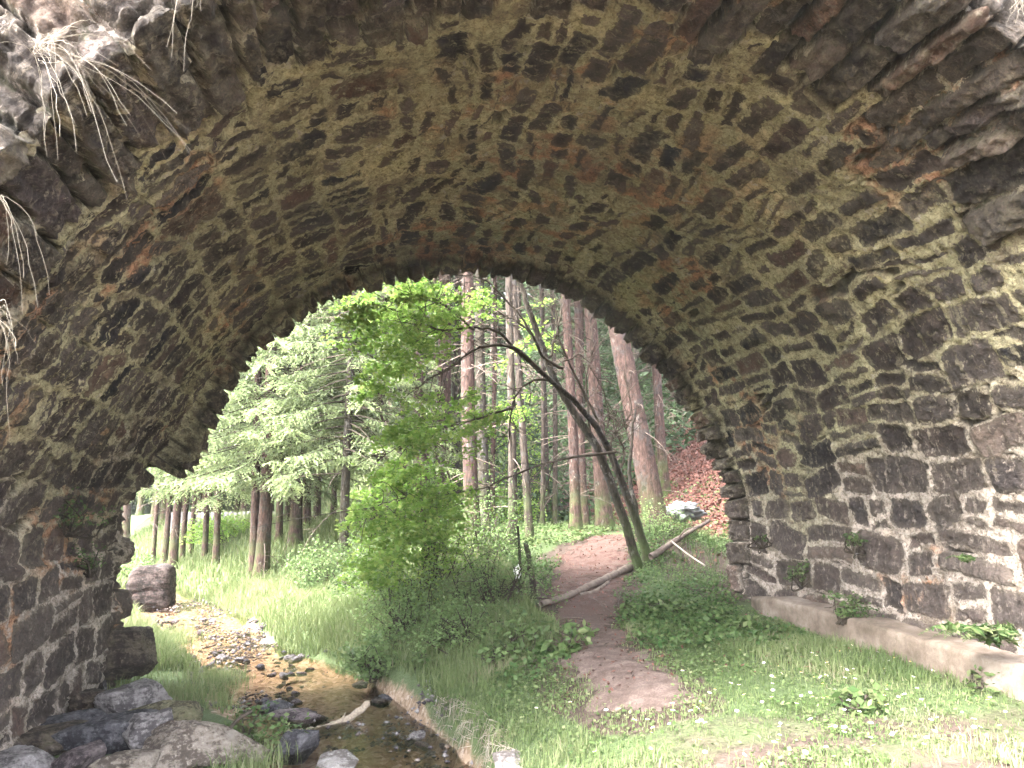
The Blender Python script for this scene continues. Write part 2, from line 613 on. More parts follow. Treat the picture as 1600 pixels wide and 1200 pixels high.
def height(x, y):
    x = np.asarray(x, float)
    y = np.asarray(y, float)
    wob = (vn(x * 1.1, y * 1.1, 5) - .5) * .30 + (vn(x * 3.7, y * 3.7, 6) - .5) * .12
    L = np.interp(y, SY, SL)
    R = np.interp(y, SY, SR)
    # right bank and lawn
    lawn = -.06 + .032 * (y - 4.5)
    lawn = np.where(y > 9, lawn + (np.clip(y, 9, 14.5) - 9) * .085, lawn)
    far = sstep(10, 15, y)
    base_r = -.46 * (1 - far) - .40 * far
    s0 = x - R
    rise = sstep(-.1, 1.5 + 1.9 * far, s0 - 1.0 * far)
    right = base_r + (np.clip(lawn, -.2, .78) - base_r) * rise
    hillA = np.maximum(0, .68 * (x - 6.3 + .5 * sstep(13, 10, y)))
    hillB = np.maximum(0, .34 * (y - 21 - np.clip(2 - x, 0, 8) * 3.5))
    hill = np.maximum(hillA * sstep(9.5, 13, y), hillB) + .25 * np.minimum(hillA * sstep(9.5, 13, y), hillB)
    hill = np.minimum(hill, 26 + .05 * hill)
    # bump of earth by the wall end
    right = right + .38 * np.exp(-((x - 5.3) / .9) ** 2 - ((y - 12.4) / 1.3) ** 2)
    right = right + hill
    left = -.52 + .12 * sstep(12, 18, y) + .25 * sstep(0, 12, L - x - 1.5)
    left = np.where(y < 10.5, left - .12 * sstep(11, 9.5, y), left)
    left_hill = np.maximum(0, .25 * (L - x - 14)) * sstep(10, 16, y)
    left = left + left_hill
    bank = sstep(0, .22 + .5 * far, s0 + wob * (.5 + far))
    lb = sstep(0, .6, L - x + wob)
    bed = WZ - .10 + .10 * (vn(x * 2.3, y * 2.3, 8) - .45) + .05 * (vn(x * 7, y * 7, 9) - .5)
    z = bed + (right - bed) * bank
    z = np.where(x < (L + R) / 2, bed + (left - bed) * lb, z)
    z = z + .05 * (vn(x * 1.7, y * 1.7, 11) - .5) + .025 * (vn(x * 6, y * 6, 12) - .5)
    return z


def hz(x, y):
    return float(height(np.array([x]), np.array([y]))[0])


def axis(lo, hi, step, ext, grow=1.18):
    a = list(np.arange(lo, hi, step))
    s = step
    v = a[-1]
    while v < ext[1]:
        s *= grow
        v += s
        a.append(v)
    s = step
    v = a[0]
    while v > ext[0]:
        s *= grow
        v -= s
        a.insert(0, v)
    return np.array(a)


gx = axis(-7, 10, .07, (-160, 160))
gy = axis(3, 24, .07, (-60, 220))
GX, GY = np.meshgrid(gx, gy, indexing='ij')
GZ = height(GX, GY)


def grid_faces(nx, ny):
    i = np.arange(nx - 1)[:, None] * ny
    j = np.arange(ny - 1)[None, :]
    return np.stack([i + j, i + ny + j, i + ny + j + 1, i + j + 1], -1).reshape(-1, 4)


Ls = np.interp(GY, SY, SL)
Rs = np.interp(GY, SY, SR)
inside = sstep(-.25, .1, np.minimum(GX - Ls, Rs - GX))
hillm = sstep(6.0, 7.2, GX) * sstep(10, 13, GY) * sstep(25, 21, GY)
farwood = sstep(20, 23, GY) * sstep(-2, 3, GX)
wallside = sstep(4.1, 4.9, GX) * sstep(8.5, 10, GY) * sstep(13.5, 12, GY)
pdg = path_dist(GX, GY)
green = 1 - np.maximum(np.maximum(np.maximum(hillm, farwood), wallside), .95 * sstep(1.9, 1.1, pdg)) - .6 * sstep(6.2, 4.4, GY)
bed = np.maximum(inside, .9 * sstep(-.9, -.1, GX - Ls) * sstep(6, 7, GY) * (GX < Ls + .3) * sstep(-.1, .35, vn(GX * .9, GY * .9, 3) - .25))
gr = mesh_obj('ground', np.stack([GX, GY, GZ], -1).reshape(-1, 3), grid_faces(len(gx), len(gy)), GROUND,
              attrs={'green': green.ravel(), 'litter': hillm.ravel(), 'bed': bed.ravel()})
tag(gr, kind='structure')

# path: its own sheet just above the ground
px_ = np.arange(1.2, 9.2, .03)
py_ = np.arange(4.6, 18, .03)
PX, PY = np.meshgrid(px_, py_, indexing='ij')
pd = path_dist(PX, PY) + (fbm(PX * 2.2, PY * 2.2, 3, 40) - .5) * .9 + (fbm(PX * 9, PY * 9, 2, 43) - .5) * .8
F = grid_faces(len(px_), len(py_))
F = F[(pd.ravel()[F] < 1).all(1)]
use, inv = np.unique(F, return_inverse=True)
PV = np.stack([PX, PY, height(PX, PY) + .012 - .02 * sstep(.75, 1.0, pd)], -1).reshape(-1, 3)[use]
tag(mesh_obj('path', PV, inv.reshape(-1, 4), PATH, attrs={'litter': sstep(7.5, 10, PV[:, 1])}), kind='structure')

# water
wy = np.concatenate([np.arange(-4, 26, .3), [30, 40]])
wv = []
for y in wy:
    for k in np.linspace(0, 1, 12):
        a, b = np.interp(y, SY, SL) - .5, np.interp(y, SY, SR) + .35
        wv.append((a + (b - a) * k, y, WZ))
tag(mesh_obj('stream_water', wv, grid_faces(len(wy), 12)[:, ::-1], WATER), kind='structure')

# ------------------------------------------------------------------ the stone bridge
YN, YF = 3.3, 10.0
W = YF - YN
CX, CZ, RI = 1.51, .92, 3.71


def profile():
    """points of the vault's inner outline from the foot of one abutment over the crown to the other"""
    p = [(-3.1, -1.15), (-3.05, -.66), (-2.52, -.58)]
    for z in np.arange(-.45, .95, .1):
        p.append((-2.5, z))
    for a in np.linspace(180, 0, 120):
        x = CX + RI * cos(radians(a))
        z = CZ + RI * sin(radians(a))
        if a > 90:
            x -= .36 * float(sstep(2.7, 1.0, z))
        p.append((x, z))
    for z in np.arange(.8, -.5, -.1):
        p.append((CX + RI - .03, z))
    return np.array(p)


pr = profile()
seg = np.hypot(*np.diff(pr, axis=0).T)
cum = np.concatenate([[0], np.cumsum(seg)])
DU = .0145
us = np.arange(0, cum[-1], DU)
PXu = np.interp(us, cum, pr[:, 0])
PZu = np.interp(us, cum, pr[:, 1])
tx, tz = np.gradient(PXu, DU), np.gradient(PZu, DU)
k9 = np.ones(9) / 9
tx = np.convolve(np.pad(tx, 4, 'edge'), k9, 'valid')
tz = np.convolve(np.pad(tz, 4, 'edge'), k9, 'valid')
tl = np.hypot(tx, tz)
NXu, NZu = -tz / tl, tx / tl                      # outward (into the masonry): left of travel is outside
U_CROWN = us[np.argmax(PZu)]
wface = [0.]
st = .0145
while wface[-1] < 11:
    wface.append(wface[-1] + st)
    if wface[-1] > 1.5:
        st *= 1.12
wn = -np.array(wface[1:])[::-1]
wi = np.arange(0, W, .0145)
wf = W + np.array([0, .03, .08, .15, .3, .6, 1, 1.6, 2.5, 4, 6, 8, 11.])
ws = np.concatenate([wn, wi, wf])
U, V = np.meshgrid(us, ws, indexing='ij')
ZU = np.broadcast_to(PZu[:, None], U.shape)
NXU = np.broadcast_to(NXu[:, None], U.shape)
NZU = np.broadcast_to(NZu[:, None], U.shape)
PXU = np.broadcast_to(PXu[:, None], U.shape)
out_n = np.clip(-V, 0, None)
out_f = np.clip(V - W, 0, None)
ys = YN + np.clip(V, 0, W) + (.28 - .08 * np.clip(PXU, -4, 6)) * (1 - sstep(0, 2.5, V))     # the near face is a little skewed


def cells(u, v, hfun, lrange, seed, split=.25, rot=.2, v0=-12., v1=20., skew=.35, lfun=None):
    """irregular coursed rubble: signed distance to the stone's edge (positive inside) and random numbers per stone"""
    r = np.random.default_rng(seed)
    b = [-.3]
    while b[-1] < us[-1] + .5:
        lo, hi = hfun(b[-1])
        b.append(b[-1] + r.uniform(lo, hi))
    b = np.array(b)
    ci = np.clip(np.searchsorted(b, u) - 1, 0, len(b) - 2)
    d = np.full(u.shape, -1.)
    s1 = np.zeros(u.shape)
    s2 = np.zeros(u.shape)
    for c in range(len(b) - 1):
        m = ci == c
        if not m.any():
            continue
        hc = b[c + 1] - b[c]
        e = [v0 + r.uniform(0, .4)]
        while e[-1] < v1:
            e.append(e[-1] + r.uniform(*lrange) * (.6 + 1.1 * hc / .3) * (lfun(b[c]) if lfun else 1))
        e = np.array(e)
        n = len(e)
        R1, R2, R3, R4, R5, R6 = r.random((6, n))
        vv = v[m]
        uu = u[m]
        si = np.clip(np.searchsorted(e, vv) - 1, 0, n - 2)
        cu = np.full(si.shape, (b[c] + b[c + 1]) / 2)
        hu = np.full(si.shape, hc / 2)
        sp = R4[si] < split
        upper = uu > cu + (R5[si] - .5) * hc * .3
        mid = cu + (R5[si] - .5) * hc * .3
        lo_ = np.where(sp & upper, mid, b[c])
        hi_ = np.where(sp & ~upper, mid, b[c + 1])
        cu = (lo_ + hi_) / 2
        hu = (hi_ - lo_) / 2
        cv = (e[si] + e[si + 1]) / 2
        hv = (e[si + 1] - e[si]) / 2
        a = (R6[si] - .5) * 2 * rot
        pu, pv = uu - cu, vv - cv
        pu, pv = pu * np.cos(a) + pv * np.sin(a), -pu * np.sin(a) + pv * np.cos(a)
        pu = pu + (R3[si] - .5) * skew * pv
        rr = np.minimum(hu, hv) * (.25 + .6 * R2[si])
        qx, qy = np.abs(pu) - (hu - rr), np.abs(pv) - (hv - rr)
        d[m] = rr - (np.hypot(np.maximum(qx, 0), np.maximum(qy, 0)) + np.minimum(np.maximum(qx, qy), 0))
        d[m] = np.where(np.minimum(hu, hv) < .05, -.06, d[m])
        x2 = np.where(sp & upper, .37, 0.)
        s1[m] = (R1[si] + x2) % 1
        s2[m] = (R2[si] * .5 + R5[si] * .5 + x2) % 1
    return d, s1, s2


zu_of = lambda u: float(np.interp(u, us, PZu))


def h_vault(u):
    z = zu_of(u)
    if z < 1.6:
        return (.28, .46)
    if u < U_CROWN and z < 4.2:
        return (.26, .58)
    if z < 3.0:
        return (.19, .36)
    return (.14, .30)


def h_ring(u):
    return (.22, .4) if zu_of(u) < 1.3 else (.13, .30)


warp_u = (fbm(U * .9, V * .9, 2, 20) - .5) * .26 + (fbm(U * 4, V * 4, 2, 21) - .5) * .05 + (fbm(U * 12, V * 12, 2, 22) - .5) * .035
warp_v = (fbm(U * .9, V * .9, 2, 30) - .5) * .3 + (fbm(U * 4, V * 4, 2, 31) - .5) * .06 + (fbm(U * 12, V * 12, 2, 32) - .5) * .035
arch = sstep(1.0, 2.4, ZU)                                  # 0 on the abutments, 1 on the vault
wa = .45 + .75 * arch
dv, s1v, s2v = cells(U + warp_u * wa, V + warp_v * wa, h_vault, (.17, .46), 3, lfun=lambda u: .92 if zu_of(u) < 1.6 else (.40 if u < U_CROWN and zu_of(u) < 4.2 else 1))
dr, _a, _b = cells(U + warp_u * .3, V + warp_v * .5, h_ring, (.35, .8), 4, split=0, rot=.04, skew=.15)
_d, s1r, s2r = cells(U + warp_u * .3, np.zeros_like(V), h_ring, (30, 60), 4, split=0, rot=0, skew=0)
# ends of the ring stones, one per course
jit = (s2r - .5)
e_in = 1.12 + jit * .7 + warp_v * .25
e_out = -.52 + (s1r - .5) * .3 + warp_v * .25
near_ring = (V < e_in) & (V > e_out)
dr_n = np.minimum(dr, np.minimum(e_in - V, V - e_out))
far_w = W - .42 + (s1r - .5) * .25 + warp_v * .2
far_ring = V > far_w
dr_f = np.minimum(dr, V - far_w)
out_dist = np.where(near_ring, 0, np.where(V <= e_out, e_out - V, V - e_in))
dv = np.minimum(dv, np.where(V <= e_in, np.maximum(out_dist, -.02), np.minimum(out_dist, np.abs(far_w - V))))
ring = near_ring | far_ring
d = np.where(near_ring, dr_n, np.where(far_ring, dr_f, dv))
s1 = np.where(ring, _a, s1v)
s2 = np.where(ring, _b, s2v)
# how much of the stone the mortar hides
crown = sstep(2.2, 4.0, ZU)
cov = .031 - .014 * arch + .05 * crown * s2 + .04 * sstep(.78, .9, s2) * arch
cov = np.where(ring, .008 + .03 * sstep(.5, .7, fbm(U * 2, V * 2, 3, 63)), cov)
cov = np.where(V < 0, .01, cov)
edge = d - cov
big = fbm(U * .8, V * .8, 4, 51)
deep = np.where(ring, sstep(.3, .6, fbm(U * 4, V * 4, 2, 61)), sstep(.62, .72, fbm(U * 2.3, V * 2.3, 3, 62)))
joint = sstep(.012, -.012, d)                               # 1 right in the joint
joint = np.where(ring, sstep(.030, .006, d + .02 * (fbm(U * 14, V * 14, 2, 64) - .5)), joint)
hole = joint * np.where(far_ring, .85, deep * np.where(ring, .95, .8))
stoneface = sstep(-.005, .03, edge)


def worley(x, y, seed):
    ix, iy = np.floor(x), np.floor(y)
    best = np.full(x.shape, 9.)
    idn = np.zeros(x.shape)
    gxx = np.zeros(x.shape)
    for a in (-1, 0, 1):
        for b in (-1, 0, 1):
            cx, cy = ix + a, iy + b
            jx, jy = _h(cx, cy, seed), _h(cx, cy, seed + 1)
            dx, dy = x - cx - jx, y - cy - jy
            q = dx * dx + dy * dy
            m_ = q < best
            best = np.where(m_, q, best)
            t1, t2, t3 = _h(cx, cy, seed + 2), _h(cx, cy, seed + 3), _h(cx, cy, seed + 4)
            idn = np.where(m_, (t1 - .5) + (t2 - .5) * dx * 1.6 + (t3 - .5) * dy * 1.6, idn)
    return idn


facet = worley(U * 6.5 + 2 * fbm(U * 3, V * 3, 2, 76), V * 6.5 + 2 * fbm(U * 3, V * 3, 2, 77), 78) + .5 * worley(U * 16 + 9, V * 16, 79)
rough = (fbm(U * 9, V * 9, 4, 71) - .5)
fine = (fbm(U * 30, V * 30, 3, 72) - .5)
flat = (s2 - .5)
sharp = np.abs(fbm(U * 6, V * 14, 3, 74) - .5)
hgt = stoneface * (flat * .055 + rough * .035 + .006 - sharp * .05) + (1 - stoneface) * rough * .04 + fine * .03 + facet * np.where(ring, .035, .022)
hgt = hgt - hole * .075
hgt = hgt + (fbm(U * 1.1, V * 1.1, 3, 73) - .5) * .12 * arch
hgt = np.where(ring, hgt + flat * np.where(far_ring, .06, .10) * sstep(0, .03, d) - np.where(far_ring, .035, .04) * joint - (np.abs(fbm(U * 8, V * 3, 3, 75) - .5)) * .12, hgt)
# the far ring hangs lower than the vault
prou = .20 * np.ones_like(ZU)
lhs = U < U_CROWN
prou = np.where(lhs, np.where(ZU > 1.85, .20 + .17 * sstep(3.2, 1.9, ZU), 0.02), np.where(ZU > 2.6, .20, .08 + .12 * sstep(1.2, 2.6, ZU)))
hgt = hgt + np.where(far_ring, prou, 0)
# the foot of the abutment at the stream end crumbles back step by step
hgt = hgt + np.where(lhs & (V > W - .55) & (ZU < 1.8) & (ZU > -.5), .05 * np.sin(ZU * 9) - .02, 0)
hgt = hgt + np.where(near_ring, .03, 0)
nosoft = (ZU < -.6) & lhs
hgt = np.where(nosoft, hgt * .4, hgt)

# positions: the face at the near end, the soffit and the face at the far end in one sheet
ex = PXU + NXU * (out_n + out_f)
ez = ZU + NZU * (out_n + out_f)
ny = np.where(V < 0, -1., np.where(V > W, 1., 0.))
c0 = sstep(.0, .09, V)
cF = sstep(W, W - .07, V)
soff = np.where(V < 0, 0., np.minimum(c0, 1)) * np.where(V > W, 0., 1.)
edge_round = np.where(V < 0, sstep(.12, 0, -V), 0)
sx = -NXU * hgt * np.maximum(soff, .5 * edge_round)
sz = -NZU * hgt * np.maximum(soff, .5 * edge_round)
sy = np.where(V <= .09, -hgt * (1 - soff * .999) , 0.) * np.where(V > W, 0, 1)
sy = sy + np.where((V > W - .1) & (V <= W), (s1r - .5) * .07 * sstep(W - .1, W, V), 0) + np.where(V > W, (s1r - .5) * .07 * sstep(W + .4, W, V), 0)
# the far faces of the ring keep the drop of the ring
ofar = np.where(V > W, np.where(out_f < .45, hgt, 0), 0)
sx = sx - NXU * ofar * (V > W)
sz = sz - NZU * ofar * (V > W)
BX, BY, BZ = ex + sx, ys + sy, ez + sz
TOP = 6.3
BZ = np.where(BZ > TOP, TOP + (BZ - TOP) * .0008, BZ)
BZ = np.maximum(BZ, -1.3)

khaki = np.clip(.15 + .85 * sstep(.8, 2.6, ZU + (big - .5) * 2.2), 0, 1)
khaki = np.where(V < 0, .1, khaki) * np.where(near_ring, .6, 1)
rust = sstep(.57, .70, fbm(U * 1.1 + 3, V * .9, 4, 81)) * np.where(V < 0, .4, 1)
cen = np.exp(-(((U - U_CROWN - .9) / 1.5) ** 2)) * sstep(1.5, 2.5, V)
rust = np.clip(rust + .75 * cen * sstep(.38, .6, fbm(U * 1.7, V * 1.4, 3, 83)), 0, 1)
moss = np.where(ring, .5, .25 * sstep(.55, .7, fbm(U * 1.3, V * 1.3, 3, 82))) * sstep(.9, 1.8, ZU)
moss = moss * np.where(near_ring, 1, .5) * sstep(.03, -.02, d - .02)
smear = arch * np.where(ring, .25, 1.) * np.where(lhs, 1.15, .45) * (1 - .3 * crown) + .35 * (1 - arch)
s1m = np.where(ring, .42 + .55 * s1, s1)
faint = np.where(ring, np.clip(.1 + .7 * khaki, 0, .8) * sstep(.15, .55, s2), 0) + np.clip(np.where(ring, 0, khaki) * sstep(.5, .85, (s1 * 3.7 + s2) % 1) * (.45 + .45 * crown + .25 * sstep(.45, .6, big)) * .8, 0, .75)
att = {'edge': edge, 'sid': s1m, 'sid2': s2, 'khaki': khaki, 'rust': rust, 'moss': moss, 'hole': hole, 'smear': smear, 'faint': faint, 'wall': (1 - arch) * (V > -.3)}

bridge = empty('stone_bridge', (1.5, 6.6, 0), label='old rubble stone arch bridge spanning the stream and the footpath', cat='bridge')
OFF = np.array([1.5, 6.6, 0])
NU, NW = U.shape
FA = grid_faces(NU, NW)[:, ::-1]
fu = us[FA[:, 0] // NW]
fw = ws[FA[:, 0] % NW]
fz = np.interp(fu, us, PZu)
flh = fu < U_CROWN
ALLV = np.stack([BX, BY, BZ], -1).reshape(-1, 3) - OFF
UVA = np.stack([U, V], -1).reshape(-1, 2)


def part(name, sel, **k):
    f = FA[sel]
    use, inv = np.unique(f, return_inverse=True)
    return tag(mesh_obj(name, ALLV[use], inv.reshape(-1, 4), MAS, bridge, {a: b.ravel()[use] for a, b in att.items()}, UVA[use]), **k)


nr = (fw > -.55) & (fw < 1.12)
fr_ = (fw >= W - .45) & (fw < W + .5)
mid = (fw >= 1.12) & (fw < W - .45)
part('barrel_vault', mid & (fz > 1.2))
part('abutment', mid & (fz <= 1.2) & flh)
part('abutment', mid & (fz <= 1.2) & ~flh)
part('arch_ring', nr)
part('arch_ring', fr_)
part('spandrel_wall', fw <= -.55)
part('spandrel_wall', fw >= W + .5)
b = MB()
xs_ = (-9.5, 12.5)
v = [(x, y, z) for x in xs_ for y in (YN + .85, YF - .05) for z in (5.6, TOP + .25)]
b.add(np.array(v) - OFF, [(0, 1, 3, 2), (4, 6, 7, 5), (0, 4, 5, 1), (2, 3, 7, 6), (0, 2, 6, 4), (1, 5, 7, 3)])
b.build('deck', mat_plain('deck_soil', [(.3, (.06, .07, .03)), (.7, (.15, .14, .08))]), bridge, smooth=False)


# concrete ledge along the foot of the abutment
def mat_concrete():
    m = NT('weathered_concrete')
    n = m.noise(2.2, None, 6, .65)
    n2 = m.noise(18, None, 6, .7)
    n3 = m.noise(60, None, 4, .7)
    col = m.ramp(n, [(.36, (.085, .066, .05)), (.5, (.165, .13, .105)), (.62, (.245, .205, .175))])
    col = m.mix(m.math('MULTIPLY', m.step(.5, .7, n2), .6), col, (.10, .085, .06))
    col = m.mix(m.math('MULTIPLY', m.step(.6, .75, n3), .4), col, (.34, .30, .27))
    m.bump(m.math('ADD', n2, m.math('MULTIPLY', n3, .4)), .7, .012)
    return m.fin(col, .95)


CONC = mat_concrete()
yl = np.arange(3.4, 9.15, .04)
sec = [(0, -.5), (0, -.2), (0, 0), (0, .1), (0, .19), (0, .228), (.02, .243), (.12, .245), (.2, .25), (.4, .25)]
lv = []
for y in yl:
    z0 = -.03 + .024 * (y - 5)
    xf = 4.86 + .018 * (fbm(np.array([y * 1.3]), np.array([0.]), 3, 91)[0] - .5) * 2 + .12 * float(sstep(8.6, 9.15, y))
    drop = -.1 * float(sstep(8.2, 9.1, y)) + .04 * (vn(np.array([y * 2.1]), np.array([3.]), 92)[0] - .5)
    for (a, c) in sec:
        jx = .012 * (vn(np.array([y * 6]), np.array([c * 20 + a * 9]), 93)[0] - .5)
        gap = -.012 if min(abs(y - 5.02), abs(y - 6.94)) < .02 and a < .1 else 0
        lv.append((xf + a + jx - gap, y, z0 + c * (1 if c < 0 else 1.06) + drop * (c > 0) + .02 * (vn(np.array([y * 5]), np.array([a * 9]), 94)[0] - .5)))
LF = grid_faces(len(yl), len(sec))
o_ = mesh_obj('footing_ledge', np.array(lv) - OFF, [LF, np.array([[(len(yl) - 1) * len(sec) + k for k in (0, 2, 4, 9)]]), np.array([[0] + [9, 8, 7, 6, 5, 4, 2]])], CONC, bridge, smooth=False)
tag(o_, label='low pale concrete ledge along the foot of the wall')

#@@REST@@
# ------------------------------------------------------------------ rocks
def mat_rock(name, base, dark, light, moss=.0):
    m = NT(name)
    n = m.noise(5, None, 7, .68)
    n2 = m.noise(26, None, 5, .7)
    n3 = m.noise(1, None, 5, .6, sc3=(6, 6, 34))
    nn = m.math('MULTIPLY_ADD', n, .45, m.math('MULTIPLY_ADD', n3, .25, m.math('MULTIPLY', n2, .3)))
    col = m.ramp(nn, [(.38, tuple(c * .7 for c in dark)), (.47, dark), (.51, base), (.60, light)])
    col = m.mix(m.math('MULTIPLY', m.step(.58, .7, n2), .5), col, tuple(min(1, c * 1.5 + .02) for c in light))
    if moss:
        col = m.mix(m.math('MULTIPLY', m.step(.5, .65, n), moss), col, (.07, .085, .02))
    m.bump(m.math('ADD', m.math('MULTIPLY', n2, 1.3), m.math('ADD', n, m.noise(70, None, 4, .7))), 1, .03)
    return m.fin(col, .85)


R_GREY = mat_rock('grey_rock', (.22, .20, .20), (.10, .09, .092), (.33, .305, .305))
R_TAN = mat_rock('tan_rock', (.22, .185, .155), (.10, .08, .067), (.32, .28, .245))
R_OLIVE = mat_rock('olive_rock', (.155, .14, .085), (.07, .062, .04), (.23, .21, .14), .4)
R_DARK = mat_rock('dark_slate', (.075, .072, .082), (.032, .03, .037), (.14, .134, .145))
R_BROWN = mat_rock('brown_rock', (.075, .058, .045), (.03, .022, .018), (.14, .11, .09), .25)
R_PALE = mat_rock('pale_rock', (.27, .25, .24), (.15, .13, .125), (.38, .36, .35))
R_PURP = mat_rock('purple_brown_rock', (.115, .09, .095), (.045, .034, .038), (.20, .165, .17))


def sphere_dirs(nu, nv):
    th = np.linspace(0, pi, nv)
    ph = np.arange(nu) * 2 * pi / nu
    T, P = np.meshgrid(th, ph, indexing='ij')
    v = np.stack([np.sin(T) * np.cos(P), np.sin(T) * np.sin(P), np.cos(T)], -1).reshape(-1, 3)
    i = np.arange(nv - 1)[:, None] * nu
    j = np.arange(nu)[None, :]
    j2 = (j + 1) % nu
    f = np.stack([i + j, i + nu + j, i + nu + j2, i + j2], -1).reshape(-1, 4)
    return v, f


def rock_mesh(size, seed, planes=13, nu=64, nv=44, rnd=.010):
    r = np.random.default_rng(seed)
    v, f = sphere_dirs(nu, nv)
    n = r.normal(size=(planes, 3))
    n /= np.linalg.norm(n, axis=1)[:, None]
    n = np.concatenate([n, [[0, 0, 1], [0, 0, -1]]])
    dk = np.concatenate([r.uniform(.55, .95, planes), [.72, .8]])
    q = v @ n.T
    rad = np.where(q > .05, dk / np.maximum(q, .05), 9)
    m0 = rad.min(1)
    rad = np.minimum(m0 - np.log(np.exp(-(rad - m0[:, None]) / rnd).sum(1)) * rnd, 1.45)
    a, b_ = v[:, 0] * 1.7 + v[:, 2] * 1.1 + seed, v[:, 1] * 1.7 - v[:, 2] * 1.3
    ns = fbm(a * 1.5, b_ * 1.5, 5, seed) - .5
    ns2 = np.abs(fbm(a * 4, b_ * 4, 3, seed + 9) - .5)
    p = v * (rad + ns * .16 - ns2 * .12)[:, None] * np.asarray(size) * .5
    return p, f


def rock(name, label, cat, loc, size, mat, seed, rz=0., group=None, tilt=0.):
    size = np.asarray(size) * 1.08
    p, f = rock_mesh(size, seed)
    if tilt:
        c, s = cos(tilt), sin(tilt)
        p = np.stack([p[:, 0] * c - p[:, 2] * s, p[:, 1], p[:, 0] * s + p[:, 2] * c], 1)
    o = mesh_obj(name, p, f, mat)
    o.location = [float(a) for a in loc]
    o.rotation_euler = (0, 0, rz)
    return tag(o, label, cat, group)


def on_ground(px, py, z0=-.5, it=12):
    """where the line of sight through a pixel meets the terrain"""
    z = z0
    for _ in range(it):
        p = atZ(px, py, z)
        z = .5 * z + .5 * hz(p[0], p[1])
    return np.array([p[0], p[1], hz(p[0], p[1])])


GR = 'rocks heaped at the foot of the left abutment'
for (px, py, Y, sx_, sy_, sz_, mat, sd_, rz, tl, nm, lab) in [
    (165, 1150, 7.35, .95, .5, .42, R_DARK, 11, .3, .25, 'boulder', 'dark blue-grey slab leaning in front of the undercut wall foot'),
    (222, 1098, 8.1, .62, .5, .48, R_GREY, 12, .8, .1, 'boulder', 'light grey angular rock at the back of the heap by the wall'),
    (272, 1128, 7.6, .58, .45, .42, R_OLIVE, 13, .2, -.2, 'boulder', 'olive mossy pointed rock between the grey and the tan boulder'),
    (300, 1162, 6.95, .84, .55, .46, R_TAN, 14, .25, -.22, 'boulder', 'big pale tan boulder, the largest of the heap, beside the green plants'),
    (238, 1152, 7.15, .46, .4, .52, R_GREY, 15, 1.2, .35, 'boulder', 'grey wedge of rock tilted between the dark slab and the tan boulder'),
    (105, 1128, 7.85, .8, .4, .2, R_DARK, 16, .1, .05, 'rock_slab', 'long thin dark slab lying under the wall edge'),
    (150, 1100, 8.3, .55, .4, .34, R_BROWN, 17, .5, .0, 'boulder', 'brown rock half hidden behind the dark slab'),
    (285, 1160, 7.25, .5, .4, .4, R_BROWN, 18, .9, -.2, 'boulder', 'dark brown block wedged under the tan boulder'),
    (60, 1165, 7.3, .6, .5, .3, R_BROWN, 19, .4, .0, 'boulder', 'dark rock in the hollow under the wall'),
    (120, 1192, 6.6, .42, .35, .26, R_PURP, 20, .6, .1, 'boulder', 'purple-brown rock lowest in the heap at the bottom edge'),
    (205, 1195, 6.55, .5, .35, .22, R_TAN, 21, .2, .0, 'boulder', 'low tan stone in front of the dark slab'),
    (25, 1198, 6.7, .5, .4, .26, R_GREY, 22, .2, .0, 'boulder', 'grey rock nearest the wall corner in deep shade'),
]:
    p = atY(px, py, Y)
    rock(nm, lab, 'rock', p, (sx_, sy_, sz_), mat, sd_, rz, GR, tl)
p = atY(196, 1018, 9.6)
rock('boulder', 'dark brown boulder jutting from the foot of the abutment above the grass', 'boulder', p, (.78, .6, .62), R_BROWN, 41, .3)
p = atY(150, 1050, 9.3)
rock('boulder', 'grey block under the wall foot behind the jutting dark boulder', 'boulder', p + np.array([-.15, .2, -.05]), (.5, .6, .5), R_GREY, 44, .3)
for (px, py, sz_, mat, sd_, lab) in [
    (472, 1136, (.46, .36, .26), R_PURP, 23, 'dark purple wet rock by the water next to the driftwood'),
    (458, 1188, (.36, .34, .40), R_DARK, 24, 'upright slate-blue rock among the plants at the stream edge'),
    (532, 1194, (.62, .3, .14), R_PALE, 25, 'flat whitish slab half under water beside the driftwood'),
    (797, 1197, (.26, .2, .15), R_PALE, 26, 'small whitish stone at the foot of the grassy bank'),
    (432, 1112, (.42, .26, .16), R_DARK, 27, 'flat dark wet stone in the stream upstream of the driftwood'),
    (205, 912, (.5, .4, .4), R_OLIVE, 28, 'pale mossy stone beside the ribbed brown block'),
    (425, 1003, (.5, .3, .16), R_PALE, 29, 'pale pointed stone on the gravel bar'),
    (600, 1098, (.28, .2, .14), R_DARK, 30, 'dark stone against the near grassy bank of the stream'),
    (570, 1068, (.24, .2, .12), R_DARK, 31, 'blackish stone where the grass overhangs the stream'),
    (590, 1103, (.16, .14, .12), R_BROWN, 32, 'small reddish-brown stone in the water near the bank'),
]:
    q = on_ground(px, py, -.65)
    rock('stream_rock', lab, 'rock', q + np.array([0, 0, sz_[2] * .22]), sz_, mat, sd_, sd_ * .7)

